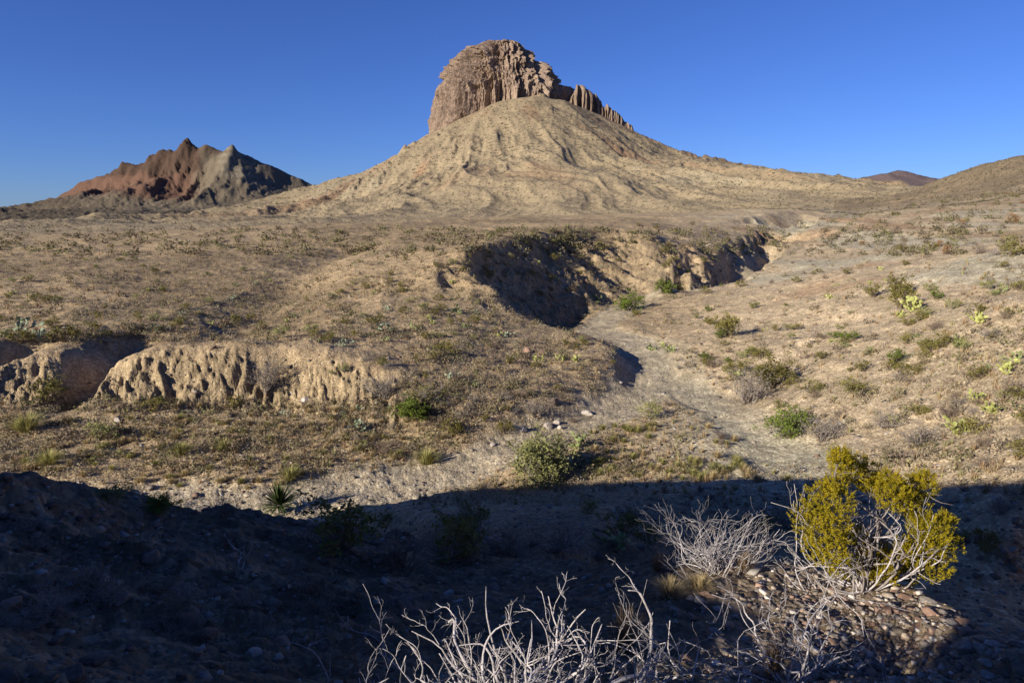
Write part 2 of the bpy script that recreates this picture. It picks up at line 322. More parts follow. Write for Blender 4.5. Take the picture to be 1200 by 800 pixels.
def grid_mesh(name):
    N = NR * NA
    co = np.stack([X, Y, H], -1).reshape(-1, 3)
    centre = np.array([[0, 0, float(H[0].mean())]]); co = np.concatenate([co, centre])
    ca = NA - 1
    J, I = np.meshgrid(np.arange(NR - 1), np.arange(ca), indexing='ij')
    I2 = (I + 1) % ca
    q = np.stack([J * NA + I, (J + 1) * NA + I, (J + 1) * NA + I2, J * NA + I2], -1).reshape(-1, 4)
    q = q[:, ::-1]
    i = np.arange(ca); tri = np.stack([np.full(ca, N), i, (i + 1) % ca], -1)[:, ::-1]
    me = bpy.data.meshes.new(name)
    me.vertices.add(N + 1); me.vertices.foreach_set('co', co.astype(np.float32).ravel())
    nq, nt = len(q), len(tri)
    me.loops.add(nq * 4 + nt * 3); me.loops.foreach_set('vertex_index', np.concatenate([q.ravel(), tri.ravel()]).astype(np.int32))
    me.polygons.add(nq + nt)
    me.polygons.foreach_set('loop_start', np.concatenate([np.arange(nq) * 4, nq * 4 + np.arange(nt) * 3]).astype(np.int32))
    me.update(calc_edges=True)
    me.polygons.foreach_set('use_smooth', np.ones(nq + nt, dtype=bool))
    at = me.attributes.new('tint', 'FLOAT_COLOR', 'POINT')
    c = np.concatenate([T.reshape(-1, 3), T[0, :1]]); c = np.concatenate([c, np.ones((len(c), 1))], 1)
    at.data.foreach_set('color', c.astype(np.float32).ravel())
    g = me.attributes.new('gravel', 'FLOAT', 'POINT'); g.data.foreach_set('value', np.append(wmask.ravel(), 0).astype(np.float32))
    return me

# ---------------------------------------------------------------- materials
def new_mat(name):
    m = bpy.data.materials.new(name); m.use_nodes = True
    b = m.node_tree.nodes['Principled BSDF']; b.inputs['Roughness'].default_value = .9
    b.inputs['Specular IOR Level'].default_value = .15
    return m, m.node_tree, b
def node(nt, t, **kw):
    n = nt.nodes.new(t)
    for k, v in kw.items(): setattr(n, k, v)
    return n
def noise(nt, vec, scale, detail=5, rough=.6):
    n = node(nt, 'ShaderNodeTexNoise'); n.inputs['Scale'].default_value = scale; n.inputs['Detail'].default_value = detail
    n.inputs['Roughness'].default_value = rough
    if vec is not None: nt.links.new(vec, n.inputs['Vector'])
    return n.outputs['Fac']
def ramp(nt, fac, stops):
    r = node(nt, 'ShaderNodeValToRGB'); nt.links.new(fac, r.inputs[0]); e = r.color_ramp.elements
    while len(e) < len(stops): e.new(.5)
    for k, (p, c) in enumerate(stops):
        e[k].position = p; e[k].color = (c[0], c[1], c[2], 1) if not isinstance(c, (int, float)) else (c, c, c, 1)
    return r.outputs[0]
def mixc(nt, fac, a, b, mode='MIX'):
    m = node(nt, 'ShaderNodeMix', data_type='RGBA', blend_type=mode)
    for s, v in ((0, fac), (6, a), (7, b)):
        if hasattr(v, 'links') or hasattr(v, 'is_linked'): nt.links.new(v, m.inputs[s])
        elif isinstance(v, (int, float)) and s == 0: m.inputs[0].default_value = v
        else: m.inputs[s].default_value = (v[0], v[1], v[2], 1)
    return m.outputs[2]

def ground_material():
    m, nt, b = new_mat("desert_ground"); L = nt.links
    pos = node(nt, 'ShaderNodeNewGeometry').outputs['Position']
    tint = node(nt, 'ShaderNodeAttribute', attribute_name='tint').outputs['Color']
    grav = node(nt, 'ShaderNodeAttribute', attribute_name='gravel').outputs['Fac']
    c = mixc(nt, 1.0, tint, ramp(nt, noise(nt, pos, 1.2, 8, .7), [(.3, .55), (.5, .95), (.68, 1.3)]), 'MULTIPLY')
    c = mixc(nt, 1.0, c, ramp(nt, noise(nt, pos, .12, 6, .7), [(.35, .8), (.65, 1.15)]), 'MULTIPLY')
    # scrub and dark stones seen as speckle on slopes far away
    sp = ramp(nt, noise(nt, pos, .22, 6, .75), [(.53, 0), (.62, 1)])
    dist = node(nt, 'ShaderNodeVectorMath', operation='LENGTH'); L.new(pos, dist.inputs[0])
    mr = node(nt, 'ShaderNodeMapRange'); mr.inputs[1].default_value = 90; mr.inputs[2].default_value = 350; mr.inputs[4].default_value = .6
    L.new(dist.outputs['Value'], mr.inputs[0])
    mm = node(nt, 'ShaderNodeMath', operation='MULTIPLY'); L.new(sp, mm.inputs[0]); L.new(mr.outputs[0], mm.inputs[1])
    c = mixc(nt, mm.outputs[0], c, (.16, .135, .08))
    # stones
    vor = node(nt, 'ShaderNodeTexVoronoi'); vor.inputs['Scale'].default_value = 9; L.new(pos, vor.inputs['Vector'])
    vor.inputs['Randomness'].default_value = 1
    sep = node(nt, 'ShaderNodeSeparateColor'); L.new(vor.outputs['Color'], sep.inputs[0])
    st = ramp(nt, sep.outputs[0], [(0, (.55, .42, .33)), (.45, (.8, .74, .68)), (.8, (1.25, 1.2, 1.15)), (.97, (1.8, 1.8, 1.8))])
    c = mixc(nt, .55, c, mixc(nt, 1.0, c, st, 'MULTIPLY'))
    L.new(c, b.inputs['Base Color'])
    b1 = node(nt, 'ShaderNodeBump'); b1.inputs['Distance'].default_value = .05; b1.inputs['Strength'].default_value = .8
    L.new(noise(nt, pos, 9, 8, .7), b1.inputs['Height'])
    b2 = node(nt, 'ShaderNodeBump'); b2.inputs['Distance'].default_value = .05; b2.inputs['Strength'].default_value = .6; b2.invert = True
    L.new(vor.outputs['Distance'], b2.inputs['Height']); L.new(b1.outputs[0], b2.inputs['Normal'])
    b3 = node(nt, 'ShaderNodeBump'); b3.inputs['Distance'].default_value = 4.0
    mr3 = node(nt, 'ShaderNodeMapRange'); mr3.inputs[1].default_value = 150; mr3.inputs[2].default_value = 600; mr3.inputs[4].default_value = .9
    L.new(dist.outputs['Value'], mr3.inputs[0]); L.new(mr3.outputs[0], b3.inputs['Strength'])
    L.new(noise(nt, pos, .06, 10, .7), b3.inputs['Height']); L.new(b2.outputs[0], b3.inputs['Normal'])
    b4 = node(nt, 'ShaderNodeBump'); b4.inputs['Distance'].default_value = 30
    mr4 = node(nt, 'ShaderNodeMapRange'); mr4.inputs[1].default_value = 3000; mr4.inputs[2].default_value = 4200; mr4.inputs[4].default_value = .8
    L.new(dist.outputs['Value'], mr4.inputs[0]); L.new(mr4.outputs[0], b4.inputs['Strength'])
    L.new(noise(nt, pos, .012, 8, .75), b4.inputs['Height']); L.new(b3.outputs[0], b4.inputs['Normal'])
    L.new(b4.outputs[0], b.inputs['Normal'])
    return m
def simple_mat(name, c1, c2, scale=3, rough=.9, bump=0, trans=0):
    m, nt, b = new_mat(name); tc = node(nt, 'ShaderNodeTexCoord').outputs['Object']
    oi = node(nt, 'ShaderNodeObjectInfo').outputs['Random']
    n = noise(nt, tc, scale, 4, .6); c = ramp(nt, n, [(.32, c1), (.68, c2)])
    v = node(nt, 'ShaderNodeMapRange'); v.inputs[3].default_value = .8; v.inputs[4].default_value = 1.2; nt.links.new(oi, v.inputs[0])
    c = mixc(nt, 1.0, c, v.outputs[0], 'MULTIPLY')
    nt.links.new(c, b.inputs['Base Color']); b.inputs['Roughness'].default_value = rough
    if trans:
        tr = node(nt, 'ShaderNodeBsdfTranslucent'); nt.links.new(c, tr.inputs[0]); mx = node(nt, 'ShaderNodeMixShader'); mx.inputs[0].default_value = trans
        nt.links.new(b.outputs[0], mx.inputs[1]); nt.links.new(tr.outputs[0], mx.inputs[2]); nt.links.new(mx.outputs[0], nt.nodes['Material Output'].inputs[0])
    if bump:
        bn = node(nt, 'ShaderNodeBump'); bn.inputs['Distance'].default_value = bump; nt.links.new(noise(nt, tc, scale * 6, 5, .7), bn.inputs['Height']); nt.links.new(bn.outputs[0], b.inputs['Normal'])
    return m
M = {}
M['ground'] = ground_material()
M['juniper'] = simple_mat("juniper_leaf", (.20, .17, .010), (.38, .28, .014), 9, trans=.2)
M['deadwood'] = simple_mat("silver_dead_wood", (.25, .22, .20), (.56, .51, .49), 22, bump=.006)
M['bark'] = simple_mat("grey_bark", (.16, .13, .11), (.36, .31, .28), 10, bump=.006)
M['twig'] = simple_mat("brown_twig", (.12, .085, .06), (.22, .165, .12), 6)
M['greytwig'] = simple_mat("grey_twig", (.15, .125, .105), (.27, .23, .19), 6)
M['olive'] = simple_mat("olive_leaf", (.13, .115, .03), (.22, .19, .05), 5, trans=.15)
M['green'] = simple_mat("green_leaf", (.085, .11, .02), (.15, .19, .03), 5, trans=.15)
M['pale'] = simple_mat("pale_green_leaf", (.20, .20, .07), (.32, .31, .12), 5, trans=.15)
M['russet'] = simple_mat("russet_leaf", (.22, .11, .045), (.34, .19, .08), 5, trans=.15)
M['straw'] = simple_mat("straw_grass", (.33, .25, .12), (.50, .39, .21), 1.5, trans=.2)
M['straw_green'] = simple_mat("yellow_green_grass", (.25, .23, .07), (.38, .34, .13), 1.5, trans=.2)
M['brown_grass'] = simple_mat("brown_grass", (.20, .13, .07), (.32, .22, .12), 1.5, trans=.2)
M['pear'] = simple_mat("cactus_pad", (.15, .18, .065), (.25, .27, .11), 4, .7)
M['pear_yellow'] = simple_mat("yellow_cactus_pad", (.26, .27, .075), (.38, .38, .13), 4, .7)
M['pear_grey'] = simple_mat("blue_grey_cactus_pad", (.17, .21, .13), (.30, .33, .22), 4, .7)
M['yucca'] = simple_mat("yucca_leaf", (.05, .075, .02), (.10, .13, .035), 4, .6)
M['stone'] = simple_mat("pale_stone", (.28, .23, .18), (.50, .44, .37), 3, bump=.02)
M['darkstone'] = simple_mat("brown_stone", (.12, .09, .07), (.25, .19, .15), 3, bump=.02)
M['redstone'] = simple_mat("reddish_stone", (.24, .14, .09), (.38, .25, .18), 3, bump=.02)

def tag(o, label=None, cat=None, group=None, kind=None):
    if label: o['label'] = label
    if cat: o['category'] = cat
    if group: o['group'] = group
    if kind: o['kind'] = kind
    return o
def link(name, me, mat, parent=None):
    if mat is not None and not me.materials: me.materials.append(mat)
    o = bpy.data.objects.new(name, me); col.objects.link(o)
    if parent is not None: o.parent = parent
    return o
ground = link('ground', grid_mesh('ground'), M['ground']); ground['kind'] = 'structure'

# ---------------------------------------------------------------- ground lookup
def ground_z(x, y):
    a = math.atan2(x, y); L = math.log(max(.56, math.hypot(x, y)))
    i = min(max(int(np.searchsorted(AZ, a)) - 1, 0), NA - 2); j = min(max(int(np.searchsorted(LR, L)) - 1, 0), NR - 2)
    u = (a - AZ[i]) / (AZ[i + 1] - AZ[i]); v = (L - LR[j]) / (LR[j + 1] - LR[j]); v = min(max(v, 0), 1)
    return float((H[j, i] * (1 - u) + H[j, i + 1] * u) * (1 - v) + (H[j + 1, i] * (1 - u) + H[j + 1, i + 1] * u) * v)
def hit(px, py, rmin=1.5):
    d = ray(px, py); L = rmin; prev = rmin
    while L < 9000:
        p = d * L
        if p[2] < ground_z(p[0], p[1]):
            a, b = prev, L
            for _ in range(12):
                m_ = (a + b) / 2; p = d * m_
                if p[2] < ground_z(p[0], p[1]): b = m_
                else: a = m_
            p = d * b; return Vector((p[0], p[1], ground_z(p[0], p[1])))
        prev = L; L *= 1.006
    return None

# ---------------------------------------------------------------- mesh builders
def gzv(x, y):
    a = np.arctan2(x, y); L = np.log(np.maximum(.56, np.hypot(x, y)))
    i = np.clip(np.searchsorted(AZ, a) - 1, 0, NA - 2); j = np.clip(np.searchsorted(LR, L) - 1, 0, NR - 2)
    u = (a - AZ[i]) / (AZ[i + 1] - AZ[i]); v = np.clip((L - LR[j]) / (LR[j + 1] - LR[j]), 0, 1)
    return (H[j, i] * (1 - u) + H[j, i + 1] * u) * (1 - v) + (H[j + 1, i] * (1 - u) + H[j + 1, i + 1] * u) * v
def hitv(px, py, rmin=2.0, rmax=900.0):
    px = np.asarray(px, float); py = np.asarray(py, float)
    a = (px - 600) / F; b = (400 - py) / F
    D = np.stack([a, cP + b * sP, -sP + b * cP], 1)
    res = np.full(len(px), np.nan); L = rmin; alive = np.ones(len(px), bool)
    while L < rmax and alive.any():
        k = np.where(alive)[0]; P_ = D[k] * L; below = P_[:, 2] < gzv(P_[:, 0], P_[:, 1])
        res[k[below]] = L / 1.004; alive[k[below]] = False; L *= 1.008
    out = D * res[:, None]; ok = ~np.isnan(res); out[ok, 2] = gzv(out[ok, 0], out[ok, 1])
    return out, ok

class MB:
    def __init__(s): s.v = []; s.f = []; s.m = []; s.n = 0
    def add(s, v, f, m=0):
        v = np.asarray(v, float); s.v.append(v)
        for q in f: s.f.append(tuple(i + s.n for i in q)); s.m.append(m)
        s.n += len(v)
    def tube(s, path, radii, n=5, m=0):
        P_ = [Vector(p) for p in path]; vs = []; up = Vector((.31, .22, .92))
        for i, p in enumerate(P_):
            d = (P_[min(i + 1, len(P_) - 1)] - P_[max(i - 1, 0)]); d = d.normalized() if d.length > 1e-9 else Vector((0, 0, 1))
            a = d.cross(up); a = a.normalized() if a.length > 1e-4 else Vector((1, 0, 0)); b = d.cross(a)
            for k in range(n):
                t = 2 * math.pi * k / n; vs.append(p + (a * math.cos(t) + b * math.sin(t)) * radii[i])
        fs = []
        for i in range(len(P_) - 1):
            for k in range(n):
                fs.append((i * n + k, i * n + (k + 1) % n, (i + 1) * n + (k + 1) % n, (i + 1) * n + k))
        fs.append(tuple(range(n))[::-1]); fs.append(tuple(range((len(P_) - 1) * n, len(P_) * n)))
        s.add([tuple(v) for v in vs], fs, m)
    def mesh(s, name, mats, smooth=False):
        me = bpy.data.meshes.new(name); me.from_pydata(np.concatenate(s.v).tolist(), [], s.f)
        for q in mats: me.materials.append(q)
        if len(mats) > 1: me.polygons.foreach_set('material_index', s.m)
        if smooth: me.polygons.foreach_set('use_smooth', [True] * len(s.f))
        me.update(); return me
R = random.Random(5)
def rv(k=1.0): return Vector((R.gauss(0, 1), R.gauss(0, 1), R.gauss(0, 1))) * k
def wander(start, end, n, amp, sag=0.0):
    a, b = Vector(start), Vector(end); L = (b - a).length; off = Vector(); pts = []
    o1, o2 = rv(amp * L), rv(amp * L * .5)
    kinks = [rv(amp * L * .22) for _ in range(n + 1)]
    for i in range(n + 1):
        t = i / n; p = a.lerp(b, t) + o1 * math.sin(math.pi * t) + o2 * math.sin(2 * math.pi * t) + kinks[i] * (t if i else 0)
        p.z += sag * L * math.sin(math.pi * t); pts.append(p)
    return pts
def soften(p, k=1):
    for _ in range(k):
        q = [p[0]]
        for a, b in zip(p[:-1], p[1:]): q += [a.lerp(b, .25), a.lerp(b, .75)]
        q.append(p[-1]); p = q
    return p
def branches(mb, path, r0, r1, depth, kids=4, ratio=.5, n=5, m=0, spread=.8, upb=.25, tips=None, soft=False):
    k = len(path); rad = [r0 + (r1 - r0) * i / (k - 1) for i in range(k)]
    if soft: sp = soften(path); mb.tube(sp, [r0 + (r1 - r0) * i / (len(sp) - 1) for i in range(len(sp))], n, m)
    else: mb.tube(path, rad, n, m)
    if tips is not None: tips.append(path[-1])
    if depth <= 0: return
    L = sum((path[i + 1] - path[i]).length for i in range(k - 1))
    for c in range(kids):
        i = R.randint(max(1, k // 4), k - 2); d = (path[i + 1] - path[i]).normalized()
        nd = (d + rv(spread * .6) + Vector((0, 0, upb))).normalized(); l2 = L * ratio * R.uniform(.5, 1.2)
        sub = wander(path[i], path[i] + nd * l2, max(3, k - 3), .09)
        branches(mb, sub, rad[i] * .62, max(r1 * .6, .0008), depth - 1, max(2, kids - 1), ratio, max(3, n - 1), m, spread, upb, tips, soft)

def leaf_cloud(mb, centres, per, spread, size, m, flat=.0):
    for c in centres:
        c = Vector(c)
        for _ in range(per):
            p = c + rv(spread); a = rv().normalized() * size * R.uniform(.6, 1.3); b = rv().normalized() * size * .45
            mb.add([p - b, p + b, p + a], [(0, 1, 2)], m)
def shrub_mesh(name, leafmat, stemmat, stems=14, per=14, leaf=.05, h=.85, dense=1.0, kids=3, twig=.012):
    mb = MB(); tips = []
    for i in range(stems):
        a = R.uniform(0, 6.28); t = R.uniform(.1, 1.0) ** .7
        e = Vector((math.cos(a) * .5 * t, math.sin(a) * .5 * t, h * R.uniform(.65, 1.0) * (1 - .45 * t * t)))
        branches(mb, wander((R.gauss(0, .03), R.gauss(0, .03), -.06), e, 5, .1), twig, twig * .35, 1, kids, .45, 3, 0, .8, .2, tips)
    leaf_cloud(mb, [t for t in tips if R.random() < dense and t.z > .02], per, .05, leaf, 1)
    return mb.mesh(name, [stemmat, leafmat])
def split_shrub(root, leafmat, stemmat, stems=22, per=26, leaf=.035, h=.85, kids=4, twig=.012, dense=1.0):
    mb = MB(); tips = []; lf = MB()
    for i in range(stems):
        a = R.uniform(0, 6.28); t = R.uniform(.05, 1.0) ** .7
        e = Vector((math.cos(a) * .5 * t, math.sin(a) * .5 * t, h * R.uniform(.65, 1.0) * (1 - .4 * t * t)))
        branches(mb, wander((R.gauss(0, .03), R.gauss(0, .03), -.06), e, 6, .1), twig, twig * .35, 1, kids, .45, 4, 0, .8, .2, tips)
    leaf_cloud(lf, [t for t in tips if R.random() < dense and t.z > .02], per, .05, leaf, 0)
    link('stems', mb.mesh('stems', [stemmat]), None, root)
    if lf.n: link('foliage', lf.mesh('foliage', [leafmat]), None, root)
def twig_mesh(name, mat, stems=26, h=.7, twig=.010, kids=4):
    mb = MB()
    for i in range(stems):
        a = R.uniform(0, 6.28); t = R.uniform(.1, 1.0) ** .6
        e = Vector((math.cos(a) * .55 * t, math.sin(a) * .55 * t, h * R.uniform(.5, 1.0) * (1 - .5 * t * t)))
        branches(mb, wander((R.gauss(0, .05), R.gauss(0, .05), -.06), e, 5, .14), twig, twig * .4, 2, kids, .5, 3, 0, .9, .1)
    return mb.mesh(name, [mat])
def tuft_mesh(name, mat, blades=60, spread=.42, w=.02):
    mb = MB()
    for i in range(blades):
        a = R.uniform(0, 6.28); t = R.uniform(0, 1) ** .8; h = R.uniform(.6, 1) * (1 - .35 * t)
        b = Vector((math.cos(a), math.sin(a), 0)); s = Vector((-b.y, b.x, 0)) * w * R.uniform(.6, 1.3)
        p0 = b * t * .13; p0.z = -.05; p1 = b * (t * spread * .6 + .08); p1.z = h * .6; p2 = b * (t * spread * 1.3 + .08); p2.z = h * (1 - .25 * t)
        mb.add([p0 - s, p0 + s, p1 + s * .8, p1 - s * .8, p2], [(0, 1, 2, 3), (3, 2, 4)])
    return mb.mesh(name, [mat])
def pear_mesh(name, mat, pads=34):
    mb = MB(); nodes = []
    for i in range(7):
        a = R.uniform(0, 6.28); rr = R.uniform(.05, .34); mb.tube([(0, 0, -.04), (math.cos(a) * rr * .6, math.sin(a) * rr * .6, -.02), (math.cos(a) * rr, math.sin(a) * rr, .02)], [.05, .04, .03], 5); nodes.append((Vector((math.cos(a) * rr, math.sin(a) * rr, -.03)), Vector((math.cos(a) * .5 + R.gauss(0, .3), math.sin(a) * .5 + R.gauss(0, .3), 1)).normalized()))
    done = 0
    while nodes and done < pads:
        base, d = nodes.pop(0); size = R.uniform(.10, .155)
        side = d.cross(rv().normalized()).normalized(); nrm = d.cross(side).normalized(); c = base + d * size * .92
        vs = []; fs = []; rings = [(.0, 1.0), (.55, .80), (.9, .42)]
        K = 9
        for sgn in (1, -1):
            for (off, sc) in ((.0, 1.0), (.6, .82), (1.0, .35)):
                for k in range(K):
                    t = 2 * math.pi * k / K; x = math.cos(t) * size * .78 * sc; y = math.sin(t) * size * sc
                    if y < 0: x *= 1 - .3 * abs(math.sin(t))
                    vs.append(c + side * x + d * y + nrm * (sgn * off * size * .16))
        for half in (0, 1):
            o = half * 3 * K
            for rg in range(2):
                for k in range(K):
                    q = (o + rg * K + k, o + rg * K + (k + 1) % K, o + (rg + 1) * K + (k + 1) % K, o + (rg + 1) * K + k)
                    fs.append(q if half == 0 else q[::-1])
            fs.append(tuple(o + 2 * K + k for k in range(K)) if half == 0 else tuple(o + 2 * K + k for k in range(K))[::-1])
        mb.add(vs, fs); done += 1
        for _ in range(R.choice((1, 2, 2, 3))):
            t = R.uniform(.35, 2.8); p = c + side * math.cos(t) * size * .74 + d * math.sin(t) * size * .95
            if p.z < .62: nodes.append((p, (d * .8 + side * math.cos(t) * .9 + nrm * R.gauss(0, .5) + Vector((0, 0, .25))).normalized()))
        R.shuffle(nodes)
    return mb.mesh(name, [mat], True)
def rock_mesh(name, mat, seed, sub=3, flat=.65, facets=9, rough=.06):
    rr = random.Random(seed); import bmesh
    bm = bmesh.new(); bmesh.ops.create_icosphere(bm, subdivisions=sub, radius=.5)
    planes = [(Vector((rr.gauss(0, 1), rr.gauss(0, 1), rr.gauss(0, .7))).normalized(), rr.uniform(.27, .42)) for _ in range(facets)]
    sx, sy = rr.uniform(.85, 1.25), rr.uniform(.65, 1.0)
    for v in bm.verts:
        for n_, d_ in planes:
            e = v.co.dot(n_) - d_
            if e > 0: v.co -= n_ * e * .92
        p = v.co; q = (math.sin(p.x * 17 + seed) * math.cos(p.y * 13 + seed * 2) + math.sin(p.z * 23 + p.x * 9)) * rough * .3
        v.co = v.co * (1 + q); v.co.x *= sx; v.co.y *= sy; v.co.z *= flat
    me = bpy.data.meshes.new(name); bm.to_mesh(me); bm.free(); me.materials.append(mat); return me

# ---------------------------------------------------------------- the rock crown of the butte
def rock_material(name, base, pale, dark, zscale):
    m, nt, b = new_mat(name); L = nt.links; pos = node(nt, 'ShaderNodeNewGeometry').outputs['Position']
    mp = node(nt, 'ShaderNodeMapping'); L.new(pos, mp.inputs['Vector']); mp.inputs['Scale'].default_value = (1, 1, zscale)
    c = ramp(nt, noise(nt, mp.outputs[0], .03, 8, .7), [(.3, dark), (.5, base), (.68, pale)])
    c = mixc(nt, 1.0, c, ramp(nt, noise(nt, pos, .11, 8, .75), [(.35, .6), (.62, 1.2)]), 'MULTIPLY')
    L.new(c, b.inputs['Base Color'])
    bn = node(nt, 'ShaderNodeBump'); bn.inputs['Distance'].default_value = 7; bn.inputs['Strength'].default_value = .9
    L.new(noise(nt, mp.outputs[0], .07, 10, .75), bn.inputs['Height']); L.new(bn.outputs[0], b.inputs['Normal'])
    return m
M['crown'] = rock_material("reddish_brown_crag", (.26, .185, .13), (.34, .25, .175), (.19, .135, .098), .3)
YB = 2080
def z_of(py, Y): return at_depth(600, py, Y)[2]
PROF = [(175, 87, 90), (155, 83, 86), (130, 80.5, 78), (118, 79, 79), (105, 76, 72), (95, 72, 60), (88, 68, 54), (78, 61, 49), (70, 54.5, 39), (62, 46, 33), (56, 37, 26), (52, 29, 20), (49.5, 18, 13), (48.5, 7, 6), (48.2, .01, .01)]
def build_crown():
    nt_, nh = 900, 340
    py = np.array([p[0] for p in PROF], float); Ls = np.array([p[1] for p in PROF]); Rs = np.array([p[2] for p in PROF])
    seg = np.concatenate([[0], np.cumsum(np.hypot(np.diff(py), np.diff(Ls)))]); s = np.linspace(0, seg[-1], nh)
    pyi, Li, Ri = np.interp(s, seg, py), np.interp(s, seg, Ls), np.interp(s, seg, Rs)
    px2m = YB / F / .985
    zi = np.array([z_of(v, YB) for v in pyi]); th_ = np.linspace(0, 2 * np.pi, nt_, endpoint=False)
    c, s_ = np.cos(th_), np.sin(th_)
    Wd = np.where(c[None] > 0, Ri[:, None], Li[:, None]) * px2m
    Fd = (Li + Ri)[:, None] * .5 * px2m * .72 * np.ones_like(Wd)
    rad_ = 1 / np.sqrt((c[None] / np.maximum(Wd, .01)) ** 2 + (s_[None] / np.maximum(Fd, .01)) ** 2)
    zz = zi[:, None] * np.ones_like(rad_); u = th_[None] * 200 + zz * .04; body = sstep(0, 60, rad_)
    def per(f): return f
    ux, uy = np.cos(th_)[None] * 1.0, np.sin(th_)[None] * 1.0
    ax_ = (ux * rad_ * 1.0 + uy * rad_ * .45) / px2m; bx_ = (uy * rad_ * .8 - ux * rad_ * .3) / px2m; hz = zz / px2m
    d = (ridged(ax_ * .045 + 9, bx_ * .045 + hz * .006, 3, 301) - .5) * 36 + (ridged(ax_ * .15 + fbm(hz * .03, ax_ * .03, 2, 302) * .5, bx_ * .15 + hz * .006, 3, 305, .55) - .45) * 22
    d += (ridged(ax_ * .42 + 3, bx_ * .42 + hz * .022, 3, 309, .5) - .5) * 5 + fbm(ax_ * .12, bx_ * .12 + hz * .14, 4, 313) * 5
    # deep chimneys seen on the sunlit face
    for (pxc, pyt, pyb, w, dp) in ((543, 103, 146, 3.0, 34), (521, 120, 150, 1.8, 20), (519, 90, 104, 2.2, 18), (577, 94, 112, 1.6, 14), (618, 52, 88, 4.0, 26), (630, 66, 98, 3.2, 22), (641, 100, 116, 2.0, 16), (598, 55, 72, 1.6, 12), (655, 96, 125, 2.0, 16)):
        xx = (ux * rad_) / px2m + 590; yy = np.interp(zz, zi[:-1], pyi[:-1]) if False else pyi[:, None] * np.ones_like(rad_)
        d -= dp * np.exp(-((xx - pxc - fbm(yy * .1, yy * 0 + pxc, 2, 5) * 2) / w) ** 2) * sstep(pyt - 8, pyt + 4, yy) * sstep(pyb + 10, pyb - 4, yy) * (uy < .2)
    rad_ = np.maximum(rad_ - np.where(c < 0, 9, 1)[None] + d * body * (.35 + .65 * sstep(50, 62, pyi))[:, None], .01)
    xc = (590 - 600) / F * YB / .975
    Xc = xc + ux * rad_; Yc = YB + uy * rad_ ; Zc = zz + fbm(Xc * .03, Yc * .03, 3, 331) * 5 * sstep(.0, 1, body)
    co = np.stack([Xc, Yc, Zc], -1).reshape(-1, 3)
    J, I = np.meshgrid(np.arange(nh - 1), np.arange(nt_), indexing='ij'); I2 = (I + 1) % nt_
    q = np.stack([J * nt_ + I, J * nt_ + I2, (J + 1) * nt_ + I2, (J + 1) * nt_ + I], -1).reshape(-1, 4)
    me = bpy.data.meshes.new('rock_crown'); me.from_pydata(co.tolist(), [], q.tolist()); me.update()
    return me
crown = link('rock_crown', build_crown(), M['crown']); crown['kind'] = 'structure'
def build_fin():
    top = [(655, 124), (661, 119), (664, 116), (667, 105), (670, 100), (674, 99), (679, 101), (681, 105), (685, 107), (690, 111), (694, 114), (697, 118), (699, 126), (701, 127), (703, 122), (708, 127), (713, 131), (718, 135), (722, 140), (727, 145), (731, 147), (733, 153), (738, 158)]
    nx, ns = 420, 60; px = np.linspace(655, 738, nx); ty = np.interp(px, [t[0] for t in top], [t[1] for t in top]); Y0 = 2010
    zt = np.array([z_of(v, Y0) for v in ty]) + fbm(px * .5, px * 0, 3, 401) * 4
    zb = np.array([z_of(v, Y0) for v in np.interp(px, [655, 738], [138, 172])]) - 60
    s = np.linspace(0, 1, ns)                                       # over the fin from front foot to back foot
    prof = np.minimum(1, np.sin(np.pi * s) ** .35); dep = -np.cos(np.pi * s)
    Z = zb[:, None] + (zt - zb)[:, None] * prof[None]; th_ = 34 + 0 * px
    crease = (ridged(px * .11, px * 0 + 3, 3, 403) - .5)[:, None]
    Yf = Y0 + dep[None] * (th_[:, None] + crease * 34 + fbm(px[:, None] * .9 + 0 * Z, Z * .01, 3, 405) * 12)
    Xf = ((px - 600) / F * Y0 / .975)[:, None] + fbm(Z * .02, px[:, None] * .3 + 0 * Z, 3, 407) * 5
    co = np.stack([Xf, Yf, Z], -1).reshape(-1, 3)
    J, I = np.meshgrid(np.arange(nx - 1), np.arange(ns - 1), indexing='ij')
    q = np.stack([J * ns + I, (J + 1) * ns + I, (J + 1) * ns + I + 1, J * ns + I + 1], -1).reshape(-1, 4).tolist()
    q.append([k for k in range(ns)]); q.append([(nx - 1) * ns + k for k in range(ns)][::-1])
    me = bpy.data.meshes.new('rock_fin'); me.from_pydata(co.tolist(), [], q); me.update(); return me
fin = link('rock_fin', build_fin(), M['crown']); fin['kind'] = 'structure'
# PLANTS

